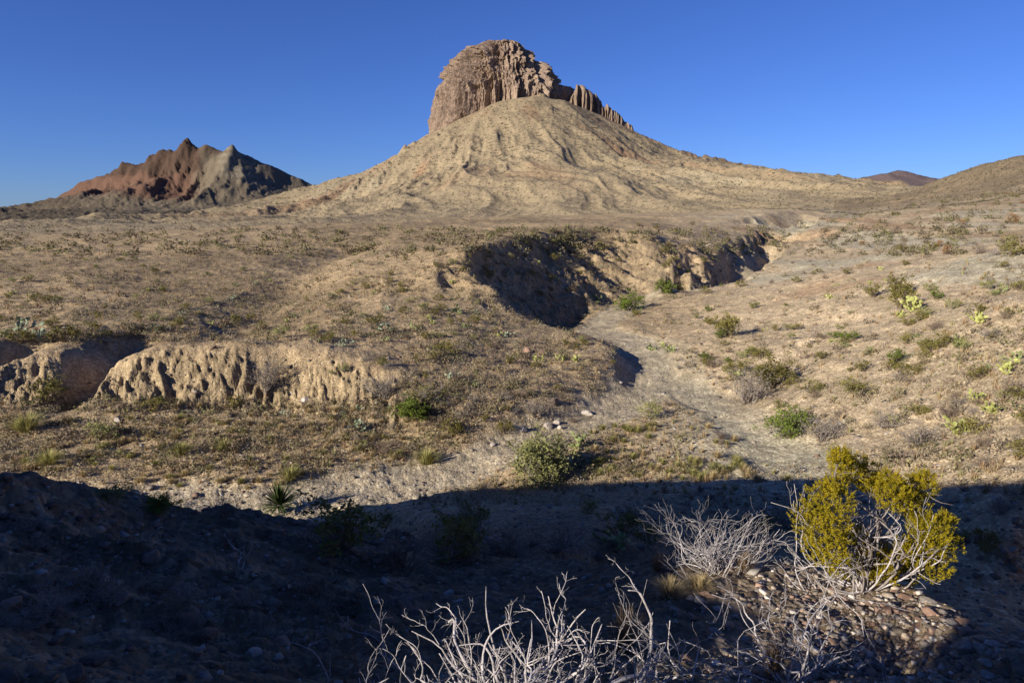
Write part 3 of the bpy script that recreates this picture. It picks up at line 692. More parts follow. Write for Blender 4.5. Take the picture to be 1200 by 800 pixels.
# ---------------------------------------------------------------- big stuff: grass and low scrub nobody could count
def stuff_mesh(name, P_, size, blades, mat, cols, leafy=False, seed=1, lk=.17):
    g = np.random.default_rng(seed); N = len(P_); B = blades
    a = g.uniform(0, 2 * np.pi, (N, B)); t = g.uniform(0, 1, (N, B)) ** .6
    dx, dy = np.cos(a), np.sin(a); S_ = size[:, None]
    if leafy:
        rr = t * .62; hh = g.uniform(.05, 1, (N, B)) * (1 - .55 * t * t) * .75
        c = np.stack([dx * rr, dy * rr, hh], -1) * S_[..., None]
        w = g.normal(size=(N, B, 3)); w /= np.linalg.norm(w, axis=-1, keepdims=True); v = g.normal(size=(N, B, 3)); v /= np.linalg.norm(v, axis=-1, keepdims=True)
        k = (S_ * lk)[..., None]; V = np.stack([c - w * k * .5, c + w * k * .5, c + v * k], 2)
    else:
        hh = g.uniform(.55, 1, (N, B)) * (1 - .3 * t); w = .035
        b0 = np.stack([dx * t * .15, dy * t * .15, -.08 + 0 * t], -1); tip = np.stack([dx * t * .55, dy * t * .55, hh], -1); sd = np.stack([-dy, dx, 0 * t], -1) * w * 1.6
        V = np.stack([b0 - sd, b0 + sd, tip], 2) * S_[..., None, None]
    V = V + P_[:, None, None, :]
    V = V.reshape(-1, 3); nf = N * B
    me = bpy.data.meshes.new(name); me.vertices.add(len(V)); me.vertices.foreach_set('co', V.astype(np.float32).ravel())
    me.loops.add(nf * 3); me.loops.foreach_set('vertex_index', np.arange(nf * 3, dtype=np.int32)); me.polygons.add(nf)
    me.polygons.foreach_set('loop_start', (np.arange(nf) * 3).astype(np.int32)); me.update(calc_edges=True)
    ci = np.array(cols)[g.integers(0, len(cols), N)] * g.uniform(.8, 1.25, (N, 1)); cc = np.repeat(ci, B * 3, 0)
    at = me.attributes.new('leaf', 'FLOAT_COLOR', 'POINT'); at.data.foreach_set('color', np.concatenate([cc, np.ones((len(cc), 1))], 1).astype(np.float32).ravel())
    me.materials.append(mat); return me
def stuff_mat(name):
    m, nt, b = new_mat(name); a = node(nt, 'ShaderNodeAttribute', attribute_name='leaf').outputs['Color']; nt.links.new(a, b.inputs['Base Color'])
    tr = node(nt, 'ShaderNodeBsdfTranslucent'); nt.links.new(a, tr.inputs[0]); mx = node(nt, 'ShaderNodeMixShader'); mx.inputs[0].default_value = .15
    nt.links.new(b.outputs[0], mx.inputs[1]); nt.links.new(tr.outputs[0], mx.inputs[2]); nt.links.new(mx.outputs[0], nt.nodes['Material Output'].inputs[0]); return m
M['leafstuff'] = stuff_mat("scrub_leaves")
def wash_d(P_): return polydist(wash_pts, P_[:, 0], P_[:, 1]), polydist(trib, P_[:, 0], P_[:, 1])
def sample(n, x0, x1, y0, y1, keep=None, seed=3, power=1.0):
    g = np.random.default_rng(seed); px = g.uniform(x0, x1, n); py = y0 + (y1 - y0) * g.uniform(0, 1, n) ** power
    P_, ok = hitv(px, py, 2.0, 420.0)
    a, b = wash_d(np.nan_to_num(P_)); ok &= np.hypot(np.nan_to_num(P_[:, 0]), np.nan_to_num(P_[:, 1])) > 23; ok &= (a > g.uniform(1.6, 3.6, n)) & (b > g.uniform(1.0, 2.6, n))
    cl = fbm(np.nan_to_num(P_[:, 0]) * .22, np.nan_to_num(P_[:, 1]) * .22, 3, seed + 900); ok &= cl > g.uniform(-.55, .25, n)
    if keep is not None: ok &= keep(px, py)
    return P_[ok], px[ok], py[ok]
bankzone = lambda x, y: ~((x < 470) & (y > 402) & (y < 470))
P1, _, _ = sample(9000, -60, 1260, 278, 592, lambda x, y: bankzone(x, y) & ((x < 820) | (rng.uniform(0, 1, len(x)) < .35)), 5)
D1 = np.hypot(P1[:, 0], P1[:, 1])
P1b, _, _ = sample(30000, -60, 1260, 270, 592, lambda x, y: bankzone(x, y) & ((x < 720) | (rng.uniform(0, 1, len(x)) < .22)), 15, .95)
D1b = np.hypot(P1b[:, 0], P1b[:, 1])
tag(link('dry_ground_cover', stuff_mesh('dry_ground_cover', P1b, rng.uniform(.2, .5, len(P1b)) * (1 + D1b / 260), 20, M['leafstuff'], [(.38, .31, .20), (.33, .27, .17), (.29, .235, .15), (.31, .27, .15), (.36, .26, .16), (.25, .21, .15)], True, 12), None), kind='stuff')
tag(link('grass', stuff_mesh('grass', P1, rng.uniform(.16, .42, len(P1)) * (1 + D1 / 160), 16, M['leafstuff'], [(.36, .27, .15), (.31, .23, .125), (.26, .19, .11), (.29, .26, .12), (.33, .22, .12)]), None), kind='stuff')
P2, _, _ = sample(3300, -60, 1260, 270, 560, lambda x, y: bankzone(x, y) & ((x < 740) | (rng.uniform(0, 1, len(x)) < .3)), 6, 1.25)
D2 = np.hypot(P2[:, 0], P2[:, 1])
tag(link('low_scrub', stuff_mesh('low_scrub', P2, rng.uniform(.35, .85, len(P2)) * (1 + D2 / 300), 46, M['leafstuff'], [(.15, .12, .075), (.17, .135, .09), (.13, .12, .055), (.19, .14, .10), (.20, .16, .085), (.15, .14, .06)], True, 2), None), kind='stuff')
P3, _, _ = sample(3500, -60, 1260, 212, 300, lambda x, y: y > 268 - 45 * sstep(850, 1200, x), 8)
D3 = np.hypot(P3[:, 0], P3[:, 1])
tag(link('distant_scrub', stuff_mesh('distant_scrub', P3, rng.uniform(.6, 1.3, len(P3)) * (1 + D3 / 400), 26, M['leafstuff'], [(.14, .12, .065), (.17, .13, .08), (.15, .14, .06)], True, 3, .26), None), kind='stuff')
P4, ok4 = None, None
g4 = np.random.default_rng(44); n4 = 20000; px = g4.uniform(-60, 1260, n4); py = g4.uniform(118, 272, n4); P4, ok4 = hitv(px, py, 260.0, 2400.0); P4 = P4[ok4]
P4 = P4[(np.hypot(P4[:, 0], P4[:, 1]) > 280)]; D4 = np.hypot(P4[:, 0], P4[:, 1])
tag(link('hillside_scrub', stuff_mesh('hillside_scrub', P4, g4.uniform(.5, 1.3, len(P4)) * D4 / 560, 7, M['leafstuff'], [(.13, .11, .065), (.10, .085, .05), (.16, .13, .085), (.12, .11, .06)], True, 31, .6), None), kind='stuff')
# gravel: small stones over wash and the near slopes
def gravel(name, P_, size, seed, mat, lift=1.0):
    g = np.random.default_rng(seed); base = np.array([(1, 0, 0), (-1, 0, 0), (0, 1, 0), (0, -1, 0), (0, 0, 1), (0, 0, -1)], float)
    cube = np.array([(x, y, z) for x in (-1, 1) for y in (-1, 1) for z in (-1, 1)], float)
    fq = np.array([(0, 1, 3, 2), (4, 6, 7, 5), (0, 4, 5, 1), (2, 3, 7, 6), (0, 2, 6, 4), (1, 5, 7, 3)])
    N = len(P_); V = cube[None] * (1 - .45 * g.uniform(0, 1, (N, 8, 3))); V[..., 2] *= g.uniform(.35, .8, (N, 1)); V[..., 0] *= g.uniform(.8, 1.5, (N, 1))
    a = g.uniform(0, 6.28, N); ca, sa = np.cos(a)[:, None], np.sin(a)[:, None]; tx = g.normal(0, .25, (N, 1))
    x = V[..., 0] * ca - V[..., 1] * sa; y = V[..., 0] * sa + V[..., 1] * ca; z = V[..., 2] + x * tx
    V = np.stack([x, y, z], -1) * size[:, None, None] * .5 + P_[:, None, :]
    Fq = (fq[None] + (np.arange(N) * 8)[:, None, None]).reshape(-1, 4)
    me = bpy.data.meshes.new(name); me.vertices.add(N * 8); me.vertices.foreach_set('co', V.astype(np.float32).ravel())
    me.loops.add(len(Fq) * 4); me.loops.foreach_set('vertex_index', Fq.astype(np.int32).ravel()); me.polygons.add(len(Fq))
    me.polygons.foreach_set('loop_start', (np.arange(len(Fq)) * 4).astype(np.int32)); me.update(calc_edges=True)
    pal = np.array([(.22, .175, .13), (.28, .23, .18), (.16, .125, .10), (.22, .145, .105), (.38, .34, .29), (.19, .155, .12)])
    ci = lift * pal[g.integers(0, len(pal), N)] * g.uniform(.75, 1.2, (N, 1)); cc = np.repeat(ci, 8, 0)
    at = me.attributes.new('leaf', 'FLOAT_COLOR', 'POINT'); at.data.foreach_set('color', np.concatenate([cc, np.ones((len(cc), 1))], 1).astype(np.float32).ravel())
    me.materials.append(mat); return tag(link(name, me, None), kind='stuff')
def stone_mat():
    m, nt, b = new_mat("gravel_stone"); a = node(nt, 'ShaderNodeAttribute', attribute_name='leaf').outputs['Color']
    pos = node(nt, 'ShaderNodeNewGeometry').outputs['Position']
    c = mixc(nt, 1.0, a, ramp(nt, noise(nt, pos, 30, 4, .7), [(.3, .7), (.7, 1.2)]), 'MULTIPLY'); nt.links.new(c, b.inputs['Base Color']); return m
M['gravel'] = stone_mat()
g = np.random.default_rng(77)
px = g.uniform(-60, 1260, 7000); py = 560 + 270 * g.uniform(0, 1, 7000); PG, ok = hitv(px, py, 1.8, 60); PG = PG[ok]
DG = np.linalg.norm(PG, axis=1)
PG[:, 2] -= .006
gravel('gravel', PG, np.clip(g.lognormal(-3.7, .6, len(PG)), .008, .12) * np.clip(DG / 7, .7, 2.5), 4, M['gravel'], .7)  # stone colours darkened to deepen the foreground shade
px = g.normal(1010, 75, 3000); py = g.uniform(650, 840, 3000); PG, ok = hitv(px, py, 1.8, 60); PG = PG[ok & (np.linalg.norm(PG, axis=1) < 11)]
gravel('stone_litter', PG, np.clip(g.lognormal(-3.7, .6, len(PG)), .01, .08), 6, M['gravel'], 1.35)  # stone colours raised so the sunlit patch looks brighter
px = g.uniform(-60, 1260, 5000); py = g.uniform(330, 600, 5000); keepr = g.uniform(0, 1, 5000) < .55; PG, ok = hitv(px, py, 20, 160); PG = PG[ok & keepr]
gravel('pale_rubble', PG, np.clip(g.lognormal(-2.2, .5, len(PG)), .05, .45), 5, M['gravel'])

# ---------------------------------------------------------------- individual plants and stones
def copy_tree(o, parent=None):
    c = o.copy(); col.objects.link(c); c.parent = parent
    for ch in list(o.children): copy_tree(ch, c)
    return c
def place(o, p, size, rz=None, sink=.0, sz=1.0):
    o.location = (p[0], p[1], p[2] - sink); o.rotation_euler = (0, 0, R.uniform(0, 6.28) if rz is None else rz); o.scale = (size, size, size * sz)
VAR = {
 'olive': [shrub_mesh('olive_shrub', M['olive'], M['twig'], 13, 13, .075) for _ in range(3)],
 'green': [shrub_mesh('green_shrub', M['green'], M['twig'], 14, 16, .075) for _ in range(2)],
 'pale': [shrub_mesh('pale_shrub', M['pale'], M['greytwig'], 13, 13, .075) for _ in range(2)],
 'grey': [twig_mesh('grey_shrub', M['greytwig'], 24, .7, .011) for _ in range(3)],
 'brown': [twig_mesh('brown_shrub', M['twig'], 24, .65, .011) for _ in range(2)],
 'russet': [shrub_mesh('russet_shrub', M['russet'], M['twig'], 12, 10, .07) for _ in range(2)],
 'tuft': [tuft_mesh('bunchgrass', M['straw'], 260, .62, .012) for _ in range(3)],
 'tuftg': [tuft_mesh('bunchgrass', M['straw_green'], 260, .62, .012) for _ in range(2)],
 'fine': [tuft_mesh('bunchgrass', M['straw'], 420, .5, .006) for _ in range(2)],
 'fineb': [tuft_mesh('bunchgrass', M['brown_grass'], 300, .45, .005) for _ in range(2)],
 'tuftb': [tuft_mesh('bunchgrass', M['brown_grass'], 60) for _ in range(2)],
 'pear': [pear_mesh('prickly_pear', M['pear'], 30) for _ in range(3)],
 'peary': [pear_mesh('prickly_pear', M['pear_yellow'], 34) for _ in range(2)],
 'pearg': [pear_mesh('prickly_pear', M['pear_grey'], 34) for _ in range(2)],
 'stone': [rock_mesh('stone', M['stone'], 10 + i) for i in range(4)],
 'dark': [rock_mesh('stone', M['darkstone'], 30 + i) for i in range(3)],
 'red': [rock_mesh('stone', M['redstone'], 50 + i) for i in range(3)],
}
NAMES = {'olive': 'olive_shrub', 'green': 'green_shrub', 'pale': 'pale_shrub', 'grey': 'bare_shrub', 'brown': 'brown_shrub', 'russet': 'russet_shrub',
         'tuft': 'bunchgrass', 'tuftg': 'bunchgrass', 'tuftb': 'bunchgrass', 'fine': 'bunchgrass', 'fineb': 'bunchgrass', 'pear': 'prickly_pear', 'peary': 'prickly_pear', 'pearg': 'prickly_pear', 'stone': 'stone', 'dark': 'stone', 'red': 'stone'}
WIDTH = {'pear': 1.5, 'peary': 1.5, 'pearg': 1.5, 'stone': 1.0, 'dark': 1.0, 'red': 1.0, 'tuft': 1.0, 'tuftg': 1.0, 'tuftb': 1.0}
def one(kind, px, py, wpx, label, cat, sz=1.0, group=None, sink=0, rz=None):
    p = hit(px, py)
    if p is None: return None
    size = wpx * p.length / F / WIDTH.get(kind, 1.15)
    o = link(NAMES[kind], R.choice(VAR[kind]), None); place(o, p, size, rz, sink * size, sz); tag(o, label, cat, group); return o
def hero_shrub(px, py, wpx, leaf, stem, label, stems=22, per=26, leafs=.04, h=.85, sz=1.0, dense=1.0, name='shrub', cat='shrub'):
    p = hit(px, py); root = bpy.data.objects.new(name, None); col.objects.link(root)
    size = wpx * p.length / F / 1.15; place(root, p, size, 0, 0, sz); tag(root, label, cat)
    split_shrub(root, leaf, stem, stems, per, leafs, h, dense=dense); return root
hero_shrub(634, 566, 88, M['pale'], M['greytwig'], 'largest pale green bush, rounded, at the shade edge beside the sandy wash', 30, 34, .045, .8, .8)
hero_shrub(483, 492, 46, M['green'], M['twig'], 'bright deep green bush at the foot of the brown slope, left of the wash', 20, 34, .06, .8, .75)
hero_shrub(312, 458, 44, M['greytwig'], M['greytwig'], 'dense round grey-purple bush nested in the eroded cut bank', 30, 8, .03, .9, 1.05)
hero_shrub(905, 455, 56, M['olive'], M['twig'], 'wide olive bush in the middle of the right valley floor, its upper clump', 22, 26, .05, .8, .8)
hero_shrub(878, 472, 62, M['greytwig'], M['greytwig'], 'twiggy grey bush just below the wide olive bush on the right', 26, 10, .035, .8, .85)
hero_shrub(920, 512, 56, M['green'], M['greytwig'], 'mid green bush on the right gravel flat, left of a grey one', 22, 24, .05, .8, .8)
hero_shrub(965, 515, 52, M['greytwig'], M['greytwig'], 'grey wispy bush right of the mid green bush on the gravel flat', 24, 8, .035, .7, .75)
hero_shrub(852, 394, 30, M['olive'], M['twig'], 'dark olive bush standing alone on the pale flat right of the canyon mouth', 16, 26, .06)
hero_shrub(738, 365, 36, M['green'], M['greytwig'], 'fresh green bush growing on the canyon floor by the shaded wall', 16, 26, .06, .8, .8)
hero_shrub(778, 344, 30, M['green'], M['twig'], 'dark green bush at the foot of the far canyon wall', 14, 24, .07, .7, .7)
hero_shrub(628, 487, 40, M['greytwig'], M['greytwig'], 'round mauve-grey bare bush left of the dark triangular boulder', 26, 4, .03, .8, .8)
hero_shrub(450, 465, 60, M['greytwig'], M['greytwig'], 'broad grey thicket on the slope right of the cut bank', 30, 8, .03, .7, .7)
hero_shrub(500, 470, 56, M['olive'], M['greytwig'], 'olive-grey thicket above the bright green bush', 24, 8, .04, .7, .7, .6)
hero_shrub(950, 460, 40, M['olive'], M['greytwig'], 'low sage bush on the grey clay right of the wide olive bush', 16, 14, .05, .6, .6)
hero_shrub(1003, 462, 50, M['olive'], M['greytwig'], 'spreading sage bush on the grey clay at right centre', 18, 10, .05, .6, .6)
hero_shrub(760, 490, 34, M['pale'], M['greytwig'], 'small sage-green bush right of the bend in the wash', 16, 18, .05, .8, .8)
hero_shrub(1052, 348, 26, M['olive'], M['twig'], 'small dark olive bush on the right hillside, topmost of the green ones', 14, 22, .07)
# shaded foreground, left spur
hero_shrub(134, 592, 46, M['pale'], M['bark'], 'sprawling yellow-green bush peeking over the shaded spur at left', 14, 20, .05, .7, .7)
hero_shrub(190, 600, 40, M['green'], M['bark'], 'dark leafy bush on the crest of the shaded spur, second from left', 16, 26, .06, .7, .7)
hero_shrub(262, 606, 46, M['greytwig'], M['twig'], 'dark wispy bush on the spur crest between leafy bush and yucca', 16, 4, .03, .8, .7)
# far-left shrubs and clumps standing on the gravel terrace
for px, py, w, k, lb in ((57, 545, 26, 'tuftg', 'round yellow grass clump just above the left edge of the shade'), (115, 516, 34, 'pale', 'pale yellow-green shrub on the grassy flat below the left cut bank'),
    (30, 505, 30, 'tuftg', 'yellowish clump at the far left edge of the grassy flat'), (212, 533, 24, 'tuftg', 'green-gold clump in the middle of the grassy flat, left of a taller pair'), (262, 528, 22, 'tuftg', 'green-gold clump with a long shadow, right of centre of the grassy flat'),
    (275, 478, 22, 'olive', 'small olive shrub at the foot of the fluted bank'), (182, 482, 26, 'olive', 'low olive shrub at the foot of the fluted bank, further left'), (60, 470, 36, 'olive', 'olive shrub in the shaded gully mouth at far left'),
    (75, 400, 30, 'olive', 'wide dark olive shrub on the mesa above the far-left bank'), (25, 402, 24, 'olive', 'dark shrub on the mesa edge at the extreme left'),
    (340, 562, 26, 'tuftg', 'yellow clump beside the gravel bed directly above the yucca'), (500, 543, 30, 'tuftg', 'yellow-green pair of clumps at the upper edge of the wash'), (452, 530, 30, 'brown', 'low brown bush on the lower terrace near the wash'),
    (530, 508, 30, 'olive', 'olive clump above the pale boulders, left one'), (592, 508, 26, 'olive', 'olive clump above the pale boulders, right one'), (510, 500, 34, 'brown', 'reddish-brown bush right beside the bright green bush'),
    (520, 418, 30, 'olive', 'upright olive shrub at the top of the slope, left of centre'), (672, 495, 20, 'brown', 'dark brown shrub right of the triangular boulder'), (860, 438, 28, 'olive', 'small olive shrub left above the wide olive bush'),
    (838, 430, 24, 'brown', 'small brown shrub beyond the wash mouth on the right'), (1080, 520, 50, 'grey', 'grey twiggy bush below the biggest yellow cactus'), (1040, 500, 44, 'grey', 'grey twiggy bush left of the biggest yellow cactus'),
    (1110, 492, 40, 'brown', 'brown bush between two yellow cacti on the right slope'), (1190, 462, 40, 'brown', 'brown bush cut by the right edge of the view'), (1160, 395, 24, 'grey', 'small grey bush high on the right slope'),
    (1112, 298, 16, 'russet', 'rust-coloured bush high on the right hillside'), (1185, 262, 16, 'russet', 'rust-red bush near the top of the right hillside'), (1058, 362, 34, 'olive', 'dark olive bush on the right hillside, lower of two'),
    (1025, 348, 22, 'olive', 'olive bush left of the dark one on the right hillside')):
    one(k, px, py, w, lb, 'grass clump' if k.startswith('tuft') else 'shrub', .8)
# prickly pears
for px, py, w, k, lb in ((424, 504, 27, 'pearg', 'blue-grey prickly pear at the foot of the slope, left of the bright green bush'), (678, 524, 38, 'pear', 'olive prickly pear on the gravel bar right above the large pale bush'),
    (533, 366, 20, 'pear', 'prickly pear high on the mesa, left of the shaded canyon'), (452, 388, 26, 'pearg', 'pale prickly pear cluster on the mesa, below a smaller one'), (486, 386, 18, 'pear', 'prickly pear on the mesa just right of the pale cluster'),
    (630, 424, 18, 'peary', 'yellowish prickly pear on the nose of the slope, left of a pair'), (657, 422, 16, 'peary', 'yellow prickly pear on the nose, left one of a pair'), (673, 423, 16, 'peary', 'yellow prickly pear on the nose, right one of a pair'),
    (530, 445, 20, 'pearg', 'prickly pear halfway down the brown slope'), (556, 453, 14, 'pear', 'small prickly pear beside a bigger one halfway down the slope'), (336, 487, 15, 'pearg', 'small prickly pear at the foot of the fluted bank'),
    (404, 488, 14, 'pearg', 'small prickly pear above the blue-grey one'), (420, 480, 14, 'pearg', 'smallest prickly pear above and left of the blue-grey one'),
    (1127, 510, 34, 'peary', 'biggest bright yellow-green prickly pear on the right slope'), (1163, 484, 26, 'peary', 'yellow prickly pear right above the biggest yellow one'), (1145, 470, 22, 'peary', 'yellow prickly pear left of the two at the right slope'),
    (1181, 437, 28, 'peary', 'yellow prickly pear near the right edge of the view'), (1050, 497, 18, 'peary', 'yellow prickly pear left of the biggest one, beside grey twigs'), (1070, 364, 32, 'peary', 'bright yellow-green prickly pear patch in mid hillside'),
    (1053, 372, 18, 'peary', 'small yellow prickly pear below the bright patch in mid hillside'), (1124, 400, 14, 'pear', 'small prickly pear right of centre on the right hillside'), (1104, 402, 14, 'pear', 'small prickly pear left of another on the right hillside'),
    (868, 442, 18, 'peary', 'light green prickly pear among the olive bushes on the right flat'), (718, 640, 46, 'pear', 'dark prickly pear in the shaded ravine'), (1150, 378, 24, 'peary', 'yellow prickly pear on the upper right slope'),
    (22, 388, 30, 'pearg', 'grey prickly pear on the mesa at far left'), (55, 398, 26, 'pearg', 'grey prickly pear above the left gully'), (180, 390, 22, 'pearg', 'prickly pear on the mesa above the fluted bank'), (400, 405, 20, 'pearg', 'prickly pear near the top of the bank, right end'),
    (700, 352, 16, 'pear', 'prickly pear by the canyon mouth'), (765, 410, 18, 'pear', 'prickly pear on the pale flat right of the canyon'), (785, 412, 16, 'pear', 'prickly pear right of another one on the pale flat')):
    one(k, px, py, w, lb, 'cactus', .85)
# boulders and stones with a place of their own
for px, py, w, k, lb, sz in ((642, 500, 12, 'stone', 'pale boulder at the edge of the wash, left of a tight group', 1.2), (652, 496, 10, 'stone', 'pale boulder on top of the tight group by the wash', 1.2), (656, 502, 9, 'stone', 'small pale boulder at the front of the tight group', 1.1),
    (613, 505, 12, 'stone', 'pale boulder left of the tight group by the wash', 1.1), (577, 522, 9, 'stone', 'white stone lying in the wash edge, leftmost of the pale boulders', 1.1), (688, 485, 14, 'stone', 'flat pale slab on the right end of the boulder line', .7),
    (648, 472, 13, 'dark', 'dark triangular boulder below the brown slope', 1.8), (617, 412, 11, 'red', 'reddish boulder on the nose of the slope', 1.2), (635, 413, 8, 'red', 'smaller reddish boulder beside another on the nose', 1.2),
    (358, 470, 11, 'stone', 'grey-white rock stuck in the bank', 1.1), (138, 494, 12, 'stone', 'grey rock on the flat below the left bank', .9), (1190, 530, 10, 'stone', 'white stone near the right edge above the shade', .8),
    (5, 560, 16, 'dark', 'boulder perched on the left end of the shaded spur', 1.0), (177, 655, 25, 'dark', 'rounded brown boulder in the shade at left', .9), (118, 682, 24, 'stone', 'pale angular boulder in the shade, lower left', .8),
    (298, 768, 18, 'stone', 'pale pointed stone in the shade left of the dead branches', 1.1), (243, 744, 9, 'stone', 'small white stone in the deep shade', .8), (72, 742, 16, 'stone', 'flat pale stone in the bottom-left shade', .5),
    (15, 710, 24, 'red', 'large rounded rock at the left edge in the shade', .8), (1130, 760, 22, 'stone', 'pale boulder in the shade at bottom right', .9), (1084, 704, 14, 'stone', 'light flat stone at the right edge of the sunlit patch', .5),
    (1060, 700, 14, 'red', 'reddish stone under the juniper bush', .6), (838, 741, 16, 'stone', 'pale stone among the branches left of the sunlit patch', .7), (1040, 715, 14, 'red', 'reddish flat stone in the sunlit patch', .5)):
    one(k, px, py, w, lb, 'boulder' if w > 11 else 'stone', sz, None, -.08)
# repeats
def scatter(kinds, n, box, wm, label, cat, group, power=1.0, keep=None, sz=.85, seed=0, scale=1.0):
    P_, X_, Y_ = sample(int(n * 3.5), *box, keep, 500 + seed, power); c = 0
    for p in P_:
        if c >= n: break
        k = R.choice(kinds); o = link(NAMES[k], R.choice(VAR[k]), None)
        place(o, Vector(p), R.uniform(*wm) / WIDTH.get(k, 1.15), None, 0, sz); tag(o, label, cat, group); c += 1
scatter(['olive', 'olive', 'pale'], 120, (-40, 560, 275, 400), (.6, 1.5), 'small olive or sage shrub dotted over the left mesa', 'shrub', 'shrubs on the left mesa', .9, None, .8, 1)
scatter(['olive', 'olive', 'grey', 'pale'], 60, (380, 720, 300, 500), (.5, 1.1), 'low olive or grey shrub on the mesa slope above the wash bend', 'shrub', 'shrubs on the middle slope', 1, None, .8, 2)
scatter(['grey', 'brown'], 46, (430, 720, 400, 500), (.7, 1.5), 'low bare twiggy shrub on the brown middle slope', 'shrub', 'bare shrubs on the middle slope', 1, None, .7, 3)
scatter(['olive', 'olive', 'pale', 'brown', 'green'], 110, (740, 1240, 290, 440), (.5, 1.5), 'small green or brown shrub dotted over the right hillside', 'shrub', 'shrubs on the right hillside', .8, None, .75, 4)
scatter(['olive', 'russet', 'brown', 'grey'], 60, (960, 1240, 215, 300), (1.0, 2.4), 'dark shrub speckling the far right hill', 'shrub', 'shrubs on the far right hill', 1, None, .75, 5)
scatter(['olive', 'brown'], 70, (560, 960, 262, 345), (.7, 1.8), 'shrub on or above the far wall of the canyon', 'shrub', 'shrubs about the canyon wall', 1, None, .8, 6)
scatter(['grey', 'brown', 'olive'], 40, (760, 1240, 430, 550), (.5, 1.3), 'low twiggy shrub on the gravel flat above the shade line at right', 'shrub', 'shrubs on the right flat', 1, None, .75, 7)
scatter(['tuft', 'tuft', 'tuft', 'tuftg'], 210, (-20, 520, 478, 575), (.3, .65), 'straw-coloured bunchgrass tuft on the flat below the cut bank', 'grass clump', 'bunchgrass tufts on the left flat', 1, None, .8, 8)
scatter(['tuftg', 'tuftg', 'tuft'], 80, (690, 930, 500, 566), (.35, .7), 'yellow-green grass tuft on the stony bar just beyond the shade', 'grass clump', 'grass tufts on the stony bar', 1, None, .8, 9)
scatter(['pear', 'pearg', 'peary'], 34, (-20, 720, 285, 400), (.6, 1.2), 'small far-off prickly pear on the mesa', 'cactus', 'prickly pears on the mesa', 1, None, .8, 10)
scatter(['peary', 'pear'], 22, (760, 1240, 300, 440), (.5, 1.2), 'small prickly pear on the right hillside', 'cactus', 'prickly pears on the right hillside', 1, None, .8, 11)
# shaded ravine and spur
def shade_scatter(kinds, n, box, wm, label, cat, group, seed, sz=.8, rmax=40, sink=0.):
    g = np.random.default_rng(seed); px = g.uniform(box[0], box[1], n); py = g.uniform(box[2], box[3], n); P_, ok = hitv(px, py, 1.8, rmax)
    for p in P_[ok]:
        k = R.choice(kinds); o = link(NAMES[k], R.choice(VAR[k]), None); d = np.linalg.norm(p)
        s = R.uniform(*wm) / WIDTH.get(k, 1.15); place(o, Vector(p), s, None, sink * s, sz * R.uniform(.8, 1.1)); tag(o, label, cat, group)
shade_scatter(['brown', 'grey', 'olive'], 44, (380, 1190, 600, 665), (.6, 1.4), 'dim shrub in the shaded ravine beyond the dead branches', 'shrub', 'shrubs in the shaded ravine', 21)
shade_scatter(['grey', 'brown'], 26, (0, 560, 610, 760), (.2, .55), 'dim twiggy shrub on the shaded left spur', 'shrub', 'shrubs on the shaded spur', 22)
shade_scatter(['dark', 'dark', 'dark', 'red'], 56, (0, 700, 600, 800), (.05, .2), 'rock lying on the shaded spur at lower left', 'rock', 'rocks on the shaded spur', 23, .8, 20, -.1)  # mostly dark stone, picked to paint the spur's shade deeper
shade_scatter(['stone', 'dark', 'red', 'red', 'dark'], 120, (880, 1110, 690, 800), (.03, .11), 'flat brown stone strewn over the sunlit patch below the juniper', 'stone', 'stones of the sunlit patch', 24, .55, 9, -.08)
shade_scatter(['stone', 'dark', 'red'], 26, (1090, 1200, 700, 800), (.05, .16), 'stone in the shade at the lower right corner', 'stone', 'stones in the lower right shade', 25, .6, 9, -.08)
shade_scatter(['stone', 'dark', 'red'], 36, (700, 900, 690, 800), (.04, .12), 'stone on the shaded ground between the dead branches', 'stone', 'stones between the dead branches', 26, .6, 9, -.08)

# yucca on the spur crest
p = hit(328, 600); root = bpy.data.objects.new('yucca', None); col.objects.link(root); place(root, p, 50 * p.length / F, 0)
tag(root, 'spiky dark yucca rosette on the crest of the shaded spur', 'yucca')
mb = MB()
for i in range(150):
    a = R.uniform(0, 6.28); e = R.uniform(-.15, 1.5); d = Vector((math.cos(a) * math.cos(e), math.sin(a) * math.cos(e), math.sin(e)))
    s = d.cross(Vector((0, 0, 1))).normalized() * .018; c = Vector((0, 0, .16)); L = R.uniform(.42, .62)
    mb.add([c - s * .7, c + s * .7, c + d * L * .5 + s, c + d * L * .5 - s, c + d * L - Vector((0, 0, .04))], [(0, 1, 2, 3), (3, 2, 4)])
link('leaves', mb.mesh('leaves', [M['yucca']]), None, root)
mb = MB(); mb.tube([(0, 0, -.05), (.01, 0, .08), (0, .01, .2)], [.07, .08, .05], 8); link('trunk', mb.mesh('trunk', [M['bark']]), None, root)

